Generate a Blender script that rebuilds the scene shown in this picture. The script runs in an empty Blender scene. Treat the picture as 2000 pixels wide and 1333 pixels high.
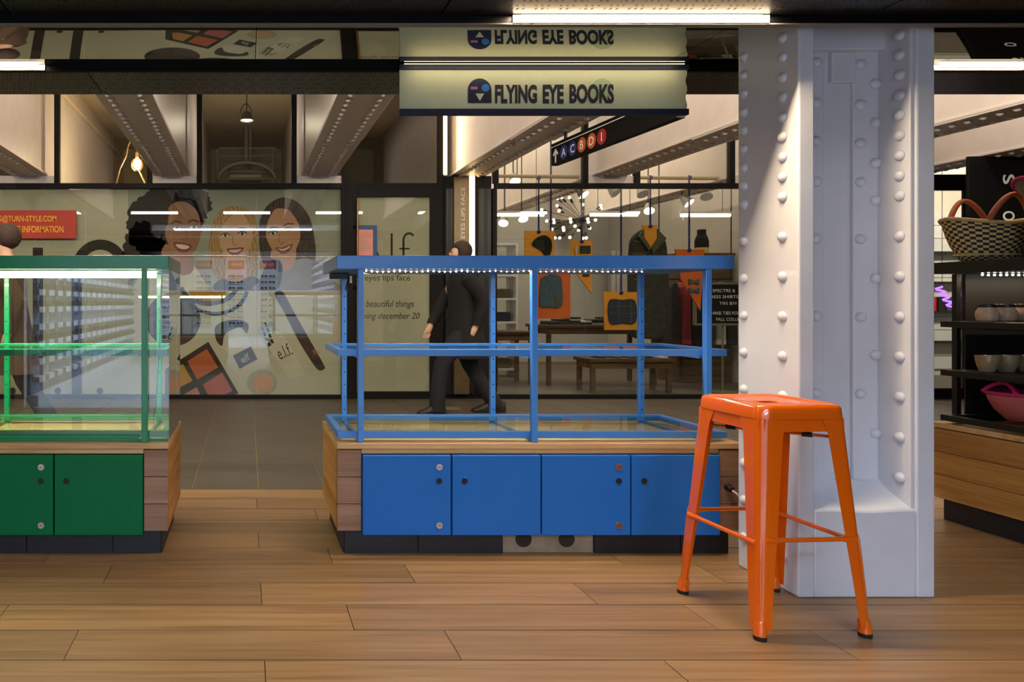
import bpy, math, random
from mathutils import Vector, Matrix
random.seed(7)
PI = math.pi
sc = bpy.context.scene
C = sc.collection

# ---------------------------------------------------------------- camera, world, exposure
F, VX, VY, CH = 1350.0, 482.0, 593.0, 1.10      # focal length and vanishing point in 2000x1333 pixels, camera height
cam_d = bpy.data.cameras.new('camera'); cam = bpy.data.objects.new('camera', cam_d); C.objects.link(cam)
cam_d.sensor_width = 36.0; cam_d.lens = 36.0 * F / 2000.0
cam_d.shift_x = (1000 - VX) / 2000.0; cam_d.shift_y = (VY - 666.5) / 2000.0
cam_d.clip_start = 0.05; cam_d.clip_end = 100
cam.location = (0, 0, CH); cam.rotation_euler = (PI / 2, 0, 0)
sc.camera = cam
wd = bpy.data.worlds.new('world'); sc.world = wd; wd.use_nodes = True
wd.node_tree.nodes['Background'].inputs[0].default_value = (0.9, 0.8, 0.68, 1)
wd.node_tree.nodes['Background'].inputs[1].default_value = 0.035
sc.view_settings.view_transform = 'Standard'; sc.view_settings.look = 'None'
sc.view_settings.gamma = 1.0; sc.view_settings.use_curve_mapping = False
sc.view_settings.exposure = 0.0
sc.cycles.max_bounces = 7; sc.cycles.diffuse_bounces = 3; sc.cycles.transparent_max_bounces = 20; sc.cycles.glossy_bounces = 4
sc.cycles.sample_clamp_indirect = 4.0; sc.cycles.use_adaptive_sampling = True; sc.cycles.adaptive_threshold = 0.025
sc.cycles.caustics_reflective = False; sc.cycles.caustics_refractive = False

WARM = (1.0, 0.76, 0.5); WARMW = (1.0, 0.85, 0.68); COOL = (0.60, 0.76, 1.0)
def area(name, loc, rot, sx, sy, power, col, spread=180):
    l = bpy.data.lights.new(name, 'AREA'); l.shape = 'RECTANGLE'; l.size = sx; l.size_y = sy
    l.energy = power; l.color = col; l.spread = math.radians(spread)
    o = bpy.data.objects.new(name, l); C.objects.link(o); o.location = loc; o.rotation_euler = rot
    return o
def point(name, loc, power, col, r=0.05):
    l = bpy.data.lights.new(name, 'POINT'); l.energy = power; l.color = col; l.shadow_soft_size = r
    o = bpy.data.objects.new(name, l); C.objects.link(o); o.location = loc
    return o
def spot(name, loc, target, power, col, ang, blend=0.15, r=0.02):
    l = bpy.data.lights.new(name, 'SPOT'); l.energy = power; l.color = col; l.spot_size = math.radians(ang)
    l.spot_blend = blend; l.shadow_soft_size = r
    o = bpy.data.objects.new(name, l); C.objects.link(o); o.location = loc
    d = Vector(target) - Vector(loc); o.rotation_euler = d.to_track_quat('-Z', 'Y').to_euler()
    return o
# canopy strip lights above and before the camera (warm), the shop behind the camera (cool white), the corridor and the shops beyond
area('canopy_light', (-1.6, 1.55, 2.10), (0, 0, 0), 3.2, 0.05, 11, WARM)
area('canopy_light', (1.2, 1.2, 2.10), (0, 0, 0), 2.4, 0.05, 5.5, WARM)
area('shop_light', (-0.1, -2.6, 3.02), (0, 0, 0), 3.6, 1.2, 230, COOL)
area('shop_light', (-0.1, -5.6, 3.02), (0, 0, 0), 3.6, 1.2, 230, COOL)
for bx_, pw in ((-3.35, 22), (-1.68, 22), (1.7, 24), (3.4, 30), (5.05, 34), (6.7, 34)):
    area('corridor_light', (bx_, 5.9, 3.9), (0, 0, 0), 0.25, 3.2, pw, WARMW)

# ---------------------------------------------------------------- materials
def lin(c):
    return tuple(((v / 255.0) / 12.92 if v / 255.0 <= 0.04045 else ((v / 255.0 + 0.055) / 1.055) ** 2.4) for v in c)
MATS = {}
def new_mat(name):
    m = bpy.data.materials.new(name); m.use_nodes = True; MATS[name] = m
    nt = m.node_tree
    return m, nt, nt.nodes['Principled BSDF']
def paint(name, rgb, rough=0.5, metal=0.0, var=0.06, scale=6.0, bump=0.0, bscale=60.0, coat=0.0, spec=0.5):
    """plain painted / dyed surface: sRGB colour with a little procedural mottling"""
    m, nt, p = new_mat(name)
    c = lin(rgb)
    tc = nt.nodes.new('ShaderNodeTexCoord'); n = nt.nodes.new('ShaderNodeTexNoise'); n.inputs['Scale'].default_value = scale
    n.inputs['Detail'].default_value = 4
    nt.links.new(tc.outputs['Object'], n.inputs['Vector'])
    r = nt.nodes.new('ShaderNodeValToRGB')
    r.color_ramp.elements[0].position = 0.3; r.color_ramp.elements[1].position = 0.7
    r.color_ramp.elements[0].color = tuple(v * (1 - var) for v in c) + (1,)
    r.color_ramp.elements[1].color = tuple(min(1, v * (1 + var)) for v in c) + (1,)
    nt.links.new(n.outputs['Fac'], r.inputs[0]); nt.links.new(r.outputs[0], p.inputs['Base Color'])
    p.inputs['Roughness'].default_value = rough; p.inputs['Metallic'].default_value = metal
    p.inputs['Specular IOR Level'].default_value = spec
    p.inputs['Coat Weight'].default_value = coat; p.inputs['Coat Roughness'].default_value = 0.06
    if bump:
        n2 = nt.nodes.new('ShaderNodeTexNoise'); n2.inputs['Scale'].default_value = bscale
        nt.links.new(tc.outputs['Object'], n2.inputs['Vector'])
        b = nt.nodes.new('ShaderNodeBump'); b.inputs['Strength'].default_value = bump; b.inputs['Distance'].default_value = 0.004
        nt.links.new(n2.outputs['Fac'], b.inputs['Height']); nt.links.new(b.outputs[0], p.inputs['Normal'])
    return m
def wood(name, a, b, c, rough=0.42, axis=0, scale=1.0, bump=0.12, rnd=0.18, fine=1.0):
    """grained wood along one axis; each object gets its own piece of grain and a slightly different tone"""
    m, nt, p = new_mat(name)
    N = nt.nodes.new; L = nt.links.new
    tc = N('ShaderNodeTexCoord'); oi = N('ShaderNodeObjectInfo')
    mul = N('ShaderNodeVectorMath'); mul.operation = 'SCALE'; mul.inputs[0].default_value = (37, 19, 23)
    L(oi.outputs['Random'], mul.inputs['Scale'])
    add = N('ShaderNodeVectorMath'); add.operation = 'ADD'; L(tc.outputs['Object'], add.inputs[0]); L(mul.outputs[0], add.inputs[1])
    mp = N('ShaderNodeMapping'); s = [9 * scale * fine] * 3; s[axis] = 0.7 * scale; mp.inputs['Scale'].default_value = s
    L(add.outputs[0], mp.inputs['Vector'])
    n = N('ShaderNodeTexNoise'); n.inputs['Scale'].default_value = 1.6; n.inputs['Detail'].default_value = 6; n.inputs['Distortion'].default_value = 0.6
    L(mp.outputs[0], n.inputs['Vector'])
    mp2 = N('ShaderNodeMapping'); s2 = [90 * scale] * 3; s2[axis] = 3 * scale; mp2.inputs['Scale'].default_value = s2
    L(add.outputs[0], mp2.inputs['Vector'])
    n2 = N('ShaderNodeTexNoise'); n2.inputs['Scale'].default_value = 1.0; n2.inputs['Detail'].default_value = 3
    L(mp2.outputs[0], n2.inputs['Vector'])
    mx = N('ShaderNodeMath'); mx.operation = 'MULTIPLY_ADD'; mx.inputs[1].default_value = 0.35; L(n2.outputs['Fac'], mx.inputs[0])
    m3 = N('ShaderNodeMath'); m3.operation = 'MULTIPLY'; m3.inputs[1].default_value = 0.72; L(n.outputs['Fac'], m3.inputs[0]); L(m3.outputs[0], mx.inputs[2])
    r = N('ShaderNodeValToRGB'); e = r.color_ramp.elements
    e[0].position = 0.34; e[1].position = 0.68; e[0].color = lin(a) + (1,); e[1].color = lin(c) + (1,)
    k = e.new(0.5); k.color = lin(b) + (1,)
    L(mx.outputs[0], r.inputs[0])
    hs = N('ShaderNodeHueSaturation'); mr = N('ShaderNodeMapRange'); mr.inputs[3].default_value = 1 - rnd; mr.inputs[4].default_value = 1 + rnd
    L(oi.outputs['Random'], mr.inputs[0]); L(mr.outputs[0], hs.inputs['Value']); L(r.outputs[0], hs.inputs['Color'])
    L(hs.outputs[0], p.inputs['Base Color'])
    p.inputs['Roughness'].default_value = rough
    if bump:
        bp = N('ShaderNodeBump'); bp.inputs['Strength'].default_value = bump; bp.inputs['Distance'].default_value = 0.002
        L(n2.outputs['Fac'], bp.inputs['Height']); L(bp.outputs[0], p.inputs['Normal'])
    return m
def glow(name, rgb, strength):
    m, nt, p = new_mat(name)
    p.inputs['Base Color'].default_value = lin(rgb) + (1,)
    p.inputs['Emission Color'].default_value = lin(rgb) + (1,); p.inputs['Emission Strength'].default_value = strength
    return m
def glass(name, tint=(1, 1, 1), ior=1.52, boost=1.0, rough=0.0):
    m = bpy.data.materials.new(name); m.use_nodes = True; MATS[name] = m
    nt = m.node_tree; nt.nodes.clear(); N = nt.nodes.new; L = nt.links.new
    o = N('ShaderNodeOutputMaterial'); mx = N('ShaderNodeMixShader'); t = N('ShaderNodeBsdfTransparent'); g = N('ShaderNodeBsdfGlossy')
    t.inputs[0].default_value = tint + (1,); g.inputs['Roughness'].default_value = rough
    f = N('ShaderNodeFresnel'); f.inputs[0].default_value = ior
    k = N('ShaderNodeMath'); k.operation = 'MULTIPLY'; k.inputs[1].default_value = boost; k.use_clamp = True
    ge = N('ShaderNodeNewGeometry'); iv = N('ShaderNodeMath'); iv.operation = 'SUBTRACT'; iv.inputs[0].default_value = 1.0
    L(ge.outputs['Backfacing'], iv.inputs[1]); k2 = N('ShaderNodeMath'); k2.operation = 'MULTIPLY'      # a thin sheet: both faces' reflection counted on the outer one
    L(f.outputs[0], k.inputs[0]); L(k.outputs[0], k2.inputs[0]); L(iv.outputs[0], k2.inputs[1]); L(k2.outputs[0], mx.inputs[0]); L(t.outputs[0], mx.inputs[1]); L(g.outputs[0], mx.inputs[2]); L(mx.outputs[0], o.inputs[0])
    return m
def perforated(name):
    """black powder-coated sheet pressed with rows of small square holes and slots"""
    m, nt, p = new_mat(name); N = nt.nodes.new; L = nt.links.new
    tc = N('ShaderNodeTexCoord')
    def bricks(sc_, w, h, mort, off):
        b = N('ShaderNodeTexBrick'); b.inputs['Scale'].default_value = sc_; b.inputs['Mortar Size'].default_value = mort
        b.inputs['Brick Width'].default_value = w; b.inputs['Row Height'].default_value = h; b.offset = off
        b.inputs['Mortar Smooth'].default_value = 0.05
        L(tc.outputs['Object'], b.inputs['Vector']); return b
    b1 = bricks(1.0, 0.022, 0.03, 0.007, 0.5); b2 = bricks(1.0, 0.085, 0.075, 0.014, 0.3)
    mx = N('ShaderNodeMath'); mx.operation = 'MAXIMUM'; L(b1.outputs['Fac'], mx.inputs[0]); L(b2.outputs['Fac'], mx.inputs[1])
    r = N('ShaderNodeValToRGB'); r.color_ramp.elements[0].color = (0.002, 0.002, 0.002, 1); r.color_ramp.elements[1].color = (0.009, 0.0088, 0.008, 1)
    L(mx.outputs[0], r.inputs[0]); L(r.outputs[0], p.inputs['Base Color'])
    mr = N('ShaderNodeMapRange'); mr.inputs[3].default_value = 0.8; mr.inputs[4].default_value = 0.35
    L(mx.outputs[0], mr.inputs[0]); L(mr.outputs[0], p.inputs['Roughness'])
    bp = N('ShaderNodeBump'); bp.inputs['Strength'].default_value = 0.5; bp.inputs['Distance'].default_value = 0.003
    L(mx.outputs[0], bp.inputs['Height']); L(bp.outputs[0], p.inputs['Normal'])
    return m
def weave(name, a, b, scale, c=None, rough=0.75):
    m, nt, p = new_mat(name); N = nt.nodes.new; L = nt.links.new
    uv = N('ShaderNodeUVMap'); ck = N('ShaderNodeTexChecker'); ck.inputs['Scale'].default_value = scale
    ck.inputs['Color1'].default_value = lin(a) + (1,); ck.inputs['Color2'].default_value = lin(b) + (1,)
    L(uv.outputs[0], ck.inputs['Vector'])
    col = ck.outputs[0]
    w = N('ShaderNodeTexWave'); w.inputs['Scale'].default_value = scale * 0.9; w.inputs['Distortion'].default_value = 0.6; L(uv.outputs[0], w.inputs['Vector'])
    if c:
        mx = N('ShaderNodeMix'); mx.data_type = 'RGBA'; L(w.outputs['Fac'], mx.inputs['Factor']); L(col, mx.inputs['A']); mx.inputs['B'].default_value = lin(c) + (1,)
        col = mx.outputs['Result']
    L(col, p.inputs['Base Color']); p.inputs['Roughness'].default_value = rough
    bp = N('ShaderNodeBump'); bp.inputs['Strength'].default_value = 0.5; bp.inputs['Distance'].default_value = 0.004
    L(ck.outputs['Fac'], bp.inputs['Height']); L(bp.outputs[0], p.inputs['Normal'])
    return m

wood('plank', (116, 87, 56), (140, 106, 69), (157, 122, 82), 0.36, 0, 1.0, 0.08, 0.13, 2.2)
wood('oak_side', (152, 102, 46), (180, 126, 62), (200, 150, 84), 0.5, 1, 1.2, 0.15, 0.08)
wood('oak_front', (116, 86, 64), (140, 107, 82), (158, 124, 98), 0.55, 0, 1.2, 0.2, 0.08)  # greyer than the side boards: front grain, plus cooler light put into the colour
wood('oak_top', (178, 134, 84), (204, 162, 110), (220, 182, 132), 0.42, 0, 1.2, 0.1, 0.05)
wood('table_wood', (60, 44, 30), (84, 62, 42), (104, 80, 56), 0.5, 0, 1.2, 0.1, 0.05)
paint('grout', (52, 42, 32), 0.95, var=0.15)
paint('grey_tile', (82, 74, 63), 0.45, var=0.12, scale=3, bump=0.05)
paint('tile_grout', (150, 134, 88), 0.9)
paint('concrete', (96, 90, 84), 0.45, var=0.2, scale=2, bump=0.05)
paint('shop_floor', (196, 200, 198), 0.4, var=0.05)
paint('wall_white', (226, 222, 214), 0.7, var=0.03, bump=0.03)
paint('wall_cream', (206, 190, 160), 0.8, var=0.06, scale=2)
paint('wall_grey', (186, 186, 184), 0.8, var=0.04)
paint('dark_wall', (24, 23, 22), 0.5)
paint('column_white', (220, 222, 230), 0.3, var=0.03, scale=9, bump=0.12, bscale=28, coat=0.25)
paint('beam_white', (214, 204, 198), 0.42, var=0.05, bump=0.06, bscale=20)
paint('frame_black', (15, 13, 11), 0.6, var=0.1, spec=0.2)
paint('lip_black', (7, 7, 7), 0.55, spec=0.15)
paint('blue_paint', (64, 134, 216), 0.32, var=0.03, coat=0.3)
paint('blue_door', (34, 106, 190), 0.42, var=0.03, bump=0.03, bscale=120, spec=0.25)
paint('green_paint', (0, 128, 78), 0.3, var=0.03, coat=0.35)
paint('green_door', (0, 104, 58), 0.4, var=0.03, bump=0.02, bscale=120, spec=0.2)
paint('black_frame', (14, 13, 13), 0.4)
paint('kick_tile', (25, 25, 30), 0.5, var=0.3, scale=12)
paint('mdf', (150, 132, 108), 0.9, var=0.2, scale=14)
paint('carcass', (66, 54, 42), 0.8)
paint('lock_metal', (200, 200, 202), 0.25, 0.9)
paint('lock_copper', (176, 128, 112), 0.3, 0.8)
paint('hole_black', (6, 6, 7), 0.6)
paint('orange_paint', (228, 98, 4), 0.16, var=0.02, coat=0.8)
paint('rubber', (14, 14, 14), 0.7)
paint('sign_cream', (203, 210, 174), 0.75, var=0.03, scale=20)
paint('sign_navy', (22, 32, 62), 0.5)
paint('sign_ink', (30, 34, 46), 0.6)
paint('sign_pink', (176, 110, 160), 0.6)
paint('sign_blue', (52, 120, 206), 0.6)
paint('sign_mint', (166, 190, 150), 0.7)
paint('white_metal', (228, 226, 222), 0.35)
paint('rope_blue', (40, 42, 120), 0.8)
paint('bamboo', (196, 176, 120), 0.5)
paint('board_yellow', (226, 150, 40), 0.6, var=0.08)
paint('board_orange', (214, 100, 26), 0.6, var=0.06)
paint('denim', (70, 92, 110), 0.9, var=0.2, scale=30)
paint('charcoal_wool', (52, 52, 50), 0.95, var=0.3, scale=20)
paint('olive_wool', (84, 84, 68), 0.95, var=0.2, scale=20)
paint('lamp_grey', (120, 116, 106), 0.45)
paint('brass', (150, 110, 60), 0.35, 0.8)
paint('dark_metal', (34, 33, 30), 0.4, 0.4)
paint('pipe_grey', (110, 108, 92), 0.5)
paint('red_sign', (178, 54, 32), 0.6, var=0.03)
paint('yellow_ink', (240, 176, 42), 0.6)
paint('white_ink', (240, 240, 236), 0.5)
paint('bullet_blue', (28, 48, 118), 0.5)  # disc colours darkened, with the shade on the hanging sign put into them
paint('bullet_orange', (190, 86, 26), 0.5)
paint('bullet_red', (156, 36, 28), 0.5)
paint('sign_black', (11, 11, 12), 0.6, spec=0.2)
paint('film_grey', (204, 202, 184), 0.6, var=0.03)
paint('notice_pink', (224, 150, 136), 0.7)
paint('notice_blue', (54, 88, 136), 0.7)
paint('ink_dark', (44, 36, 34), 0.6)
paint('poster_paper', (212, 210, 194), 0.6, var=0.03, scale=2)
paint('poster_shade', (172, 176, 164), 0.6, var=0.05, scale=2)
paint('skin_deep', (172, 122, 94), 0.6, var=0.1, scale=5)
paint('skin_fair', (222, 176, 144), 0.6, var=0.08, scale=5)
paint('skin_rose', (208, 156, 124), 0.6, var=0.08, scale=5)
paint('lips', (150, 52, 58), 0.5); paint('teeth', (236, 230, 220), 0.5)
paint('nose_line', (146, 98, 78), 0.6); paint('hair_plain', (58, 42, 34), 0.8, var=0.3, scale=40); paint('panel_grey', (150, 158, 172), 0.5); paint('eye_dark', (34, 26, 24), 0.5)
paint('print_black', (26, 24, 28), 0.5, var=0.2); paint('print_plum', (62, 48, 54), 0.5, var=0.1)
paint('print_lilac', (150, 146, 160), 0.6, var=0.1); paint('print_coral', (206, 104, 66), 0.6); paint('print_mustard', (206, 150, 48), 0.6)
paint('print_pink', (200, 106, 104), 0.6); paint('print_rose', (214, 140, 130), 0.6); paint('print_peach', (222, 174, 140), 0.6)
paint('print_white', (224, 222, 210), 0.6); paint('print_glass', (176, 186, 176), 0.5); paint('print_grey', (150, 148, 140), 0.6)
def hairmat(name, a, b, scale=40):
    m, nt, p = new_mat(name); N = nt.nodes.new; L = nt.links.new
    tc = N('ShaderNodeTexCoord'); w = N('ShaderNodeTexWave'); w.inputs['Scale'].default_value = scale; w.inputs['Distortion'].default_value = 14; w.inputs['Detail'].default_value = 3
    L(tc.outputs['Object'], w.inputs['Vector']); r = N('ShaderNodeValToRGB')
    r.color_ramp.elements[0].color = lin(a) + (1,); r.color_ramp.elements[1].color = lin(b) + (1,)
    L(w.outputs['Fac'], r.inputs[0]); L(r.outputs[0], p.inputs['Base Color']); p.inputs['Roughness'].default_value = 0.6
hairmat('hair_black', (24, 20, 20), (60, 50, 46), 30); hairmat('hair_blond', (166, 126, 78), (206, 170, 116), 7); hairmat('hair_brown', (50, 34, 30), (84, 60, 52), 7)
paint('coat_black', (20, 19, 20), 0.9, var=0.3, scale=14); paint('trousers', (30, 30, 36), 0.9); paint('shoe', (18, 16, 15), 0.5)
paint('coat_brown', (74, 56, 42), 0.9, var=0.2); paint('bag_red', (150, 40, 52), 0.6)
paint('shelf_white', (226, 230, 236), 0.4); paint('lens_dark', (32, 26, 24), 0.15); paint('lens_brown', (84, 60, 42), 0.2)
paint('header_red', (196, 40, 36), 0.5)
paint('jar_cream', (216, 180, 146), 0.35, var=0.1, scale=30); paint('lid_dark', (30, 26, 26), 0.4)
paint('bowl_tin', (172, 148, 114), 0.25, 0.2, var=0.12, scale=30)
paint('handle_leather', (186, 96, 60), 0.5, var=0.15, scale=40); paint('straw', (214, 182, 116), 0.7, var=0.15, scale=60)
paint('pink_cord', (206, 30, 112), 0.7)
weave('weave_check', (232, 198, 128), (34, 38, 36), 20)
weave('weave_purple', (150, 36, 110), (40, 44, 40), 30, (120, 140, 50))
weave('weave_pink', (216, 120, 110), (178, 82, 78), 46)
paint('plaid', (44, 52, 72), 0.95, var=0.4, scale=40)
paint('cable_black', (12, 12, 12), 0.5); paint('cable_white', (220, 214, 204), 0.5); paint('cable_tan', (160, 120, 70), 0.6)
paint('scarf_pink', (220, 110, 116), 0.9); paint('scarf_white', (206, 206, 210), 0.9, var=0.3, scale=60)
paint('curtain_blue', (60, 74, 104), 0.9)
perforated('perforated'); perforated('mesh_panel')
m, nt, p = new_mat('mirror'); p.inputs['Metallic'].default_value = 1; p.inputs['Roughness'].default_value = 0.015; p.inputs['Base Color'].default_value = (0.52, 0.51, 0.47, 1)
glass('case_glass', (0.97, 0.995, 0.975), 1.52, 3.4)
glass('shelf_glass', (0.95, 0.99, 0.96), 1.5, 0.9)
glass('window_glass', (0.90, 0.91, 0.86), 1.55, 2.7)
glow('led_warm', (255, 232, 200), 5.0); glow('led_tube', (255, 240, 190), 14.0); glow('led_dot', (255, 244, 226), 22.0)
glow('bulb', (255, 214, 150), 14.0); glow('bulb_white', (255, 226, 190), 7.0); glow('tube_white', (255, 246, 234), 3.5); glow('led_gold', (255, 214, 150), 6.0)
glow('panel_cool', (226, 238, 255), 8.0); glow('neon_purple', (140, 90, 255), 4.0)
M = MATS

# ---------------------------------------------------------------- mesh helpers
class MB:
    def __init__(s): s.v = []; s.f = []; s.uv = None
    def add(s, vs, fs):
        o = len(s.v); s.v += [tuple(v) for v in vs]; s.f += [tuple(i + o for i in f) for f in fs]; return s
    def box(s, x0, x1, y0, y1, z0, z1):
        return s.add([(x0,y0,z0),(x1,y0,z0),(x1,y1,z0),(x0,y1,z0),(x0,y0,z1),(x1,y0,z1),(x1,y1,z1),(x0,y1,z1)],
              [(0,3,2,1),(4,5,6,7),(0,1,5,4),(1,2,6,5),(2,3,7,6),(3,0,4,7)])
    def loft(s, rings, close=True, cap0=True, cap1=True):
        n = len(rings[0]); o = len(s.v)
        for r in rings: s.v += [tuple(p) for p in r]
        for k in range(len(rings) - 1):
            for i in range(n if close else n - 1):
                j = (i + 1) % n
                s.f.append((o + k*n + i, o + k*n + j, o + (k+1)*n + j, o + (k+1)*n + i))
        if cap0: s.f.append(tuple(o + i for i in reversed(range(n))))
        if cap1: s.f.append(tuple(o + (len(rings)-1)*n + i for i in range(n)))
        return s
    def tube(s, pts, r, n=10, closed=False):
        pts = [Vector(p) for p in pts]; rings = []
        rs = r if isinstance(r, (list, tuple)) else [r] * len(pts)
        up = Vector((0, 0, 1)); prev = None
        for i, p in enumerate(pts):
            if closed: d = pts[(i+1) % len(pts)] - pts[i-1]
            else: d = (pts[min(i+1, len(pts)-1)] - pts[max(i-1, 0)])
            d.normalize()
            if prev is None:
                a = d.cross(up)
                if a.length < 1e-3: a = d.cross(Vector((1, 0, 0)))
            else:
                a = prev - d * prev.dot(d)
            a.normalize(); prev = a; b = d.cross(a)
            rings.append([p + (a * math.cos(2*PI*k/n) + b * math.sin(2*PI*k/n)) * rs[i] for k in range(n)])
        if closed: return s.loft(rings + [rings[0]], True, False, False)
        return s.loft(rings)
    def cyl(s, p0, p1, r0, r1=None, n=16):
        return s.tube([p0, p1], [r0, r0 if r1 is None else r1], n)
    def lathe(s, prof, c=(0, 0, 0), n=24, sx=1.0, sy=1.0, cap=True):
        rings = [[(c[0] + r*sx*math.cos(2*PI*k/n), c[1] + r*sy*math.sin(2*PI*k/n), c[2] + z) for k in range(n)] for r, z in prof]
        return s.loft(rings, True, cap, cap)
    def ball(s, c, r, n=12, sx=1, sy=1, sz=1):
        rings = [[(c[0] + r*sx*math.sin(t)*math.cos(2*PI*k/n), c[1] + r*sy*math.sin(t)*math.sin(2*PI*k/n), c[2] - r*sz*math.cos(t)) for k in range(n)]
                 for t in [PI * (i + 0.02) / (n//2 + 0.04) for i in range(n//2 + 1)]]
        return s.loft(rings)
    def poly(s, pts): return s.add(pts, [tuple(range(len(pts)))])
    def prism(s, pts, d):
        d = Vector(d); a = [Vector(p) for p in pts]; return s.loft([a, [p + d for p in a]])
def rootloc(o):
    while o.parent: o = o.parent
    return o.location.copy()
def obj(name, mb, mat, parent=None, bevel=0.0, smooth=False, kind=None, seg=2):
    """one mesh object from world coordinates (relative to the thing's root when it has one)"""
    me = bpy.data.meshes.new(name)
    off = rootloc(parent) if parent else Vector((0, 0, 0))
    me.from_pydata([(x - off.x, y - off.y, z - off.z) for x, y, z in mb.v], [], mb.f)
    if smooth:
        me.polygons.foreach_set('use_smooth', [True] * len(me.polygons))
    me.update()
    if mat: me.materials.append(M[mat] if isinstance(mat, str) else mat)
    o = bpy.data.objects.new(name, me); C.objects.link(o)
    if parent: o.parent = parent
    if bevel:
        b = o.modifiers.new('bevel', 'BEVEL'); b.width = bevel; b.segments = seg; b.limit_method = 'ANGLE'; b.angle_limit = math.radians(40)
        b.harden_normals = False
    if smooth == 'auto':
        me.set_sharp_from_angle(angle=math.radians(35))
    if kind: o['kind'] = kind
    return o
def tag(o, label, cat, group=None):
    o['label'] = label; o['category'] = cat
    if group: o['group'] = group
    return o
def thing(name, label, cat, loc=(0, 0, 0), rotz=0.0, group=None):
    o = bpy.data.objects.new(name, None); C.objects.link(o); o.empty_display_size = 0.05
    o.location = loc; o.rotation_euler = (0, 0, rotz)
    return tag(o, label, cat, group)
def struct(name, mb, mat, bevel=0.0, parent=None):
    o = obj(name, mb, mat, parent, bevel)
    if not parent: o['kind'] = 'structure'
    return o
def inst(name, src, loc, rot=(0, 0, 0), parent=None, scale=None):
    """another object that shares src's mesh"""
    o = bpy.data.objects.new(name, src if isinstance(src, bpy.types.Mesh) else src.data); C.objects.link(o)
    off = rootloc(parent) if parent else Vector((0, 0, 0))
    o.location = Vector(loc) - off; o.rotation_euler = rot
    if scale: o.scale = scale
    if parent: o.parent = parent
    return o
def dup(root, loc, rotz=None, label=None, group=None):
    r = root.copy(); C.objects.link(r); r.location = loc
    if rotz is not None: r.rotation_euler = (0, 0, rotz)
    if label: r['label'] = label
    if group: r['group'] = group
    for ch in list(root.children):
        c = ch.copy(); C.objects.link(c); c.parent = r
        for g in list(ch.children):
            d = g.copy(); C.objects.link(d); d.parent = c
    return r
def W(px, py, Y): return ((px - VX) * Y / F, Y, CH - (py - VY) * Y / F)
_tx = {}
def text(name, body, mat, loc, width=None, height=None, rot=(PI/2, 0, 0), parent=None, bold=0.0, shear=0.0, align='LEFT', spacing=1.0, extrude=0.0):
    """flat lettering fitted to a width and a cap height; loc = lower left (or centre / right) point in world coordinates"""
    cu = bpy.data.curves.new('t', 'FONT'); cu.body = body; cu.size = 1; cu.offset = bold; cu.shear = shear; cu.space_character = spacing; cu.extrude = extrude
    cu.resolution_u = 4
    t = bpy.data.objects.new('t', cu); C.objects.link(t); bpy.context.view_layer.update()
    me = bpy.data.meshes.new_from_object(t.evaluated_get(bpy.context.evaluated_depsgraph_get()))
    bpy.data.objects.remove(t); bpy.data.curves.remove(cu)
    xs = [v.co.x for v in me.vertices]; ys = [v.co.y for v in me.vertices]
    x0, x1, y0, y1 = min(xs), max(xs), min(ys), max(ys)
    sx = width / (x1 - x0) if width else None; sy = height / (y1 - y0) if height else None
    sx = sx or sy; sy = sy or sx
    ax = {'LEFT': x0, 'CENTER': (x0 + x1) / 2, 'RIGHT': x1}[align]
    for v in me.vertices: v.co.x = (v.co.x - ax) * sx; v.co.y = (v.co.y - y0) * sy
    me.name = name
    me.materials.clear(); me.materials.append(M[mat])
    o = bpy.data.objects.new(name, me); C.objects.link(o)
    off = rootloc(parent) if parent else Vector((0, 0, 0))
    o.location = Vector(loc) - off; o.rotation_euler = rot
    if parent: o.parent = parent
    return o
def ribbon(pts, w):
    """flat stroke along 2-D points -> list of quads as (a, b) outline pairs"""
    out = []
    for i, p in enumerate(pts):
        a = pts[max(i-1, 0)]; b = pts[min(i+1, len(pts)-1)]
        dx, dy = b[0]-a[0], b[1]-a[1]; l = math.hypot(dx, dy) or 1
        ww = w[i] if isinstance(w, (list, tuple)) else w
        out.append(((p[0] - dy/l*ww/2, p[1] + dx/l*ww/2), (p[0] + dy/l*ww/2, p[1] - dx/l*ww/2)))
    return out
def arc(cx, cy, rx, ry, a0, a1, n=16):
    return [(cx + rx*math.cos(math.radians(a0 + (a1-a0)*i/n)), cy + ry*math.sin(math.radians(a0 + (a1-a0)*i/n))) for i in range(n + 1)]

# ================================================================ THE SETTING
# wood-look plank floor under the stalls
ROW = 0.1965; R0 = 2.13
fl = struct('floor', MB().box(-6, 9, 1.54, 4.085, -0.05, -0.004), 'grout')
offs = (0.663, 0.362, 0.055)
for k in range(-3, 10):
    y0 = R0 + ROW * k; x = offs[k % 3] - 1.228 * 3
    me = None
    while x < 5.6:
        if me is None:
            o = obj('plank', MB().box(-0.6125, 0.6125, -ROW/2 + 0.003, ROW/2 - 0.003, -0.012, 0.0), 'plank', fl, 0.0015, seg=1)
            me = o.data; o.location = (x + 0.614, y0 + ROW/2, 0)
            o.modifiers.clear()
        else:
            inst('plank', me, (x + 0.614, y0 + ROW/2, random.uniform(-0.0006, 0.0004)), parent=fl)
        x += 1.228
struct('floor', MB().box(-6, 9, -1.2, 1.54, -0.05, 0.0), 'plank')
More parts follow.
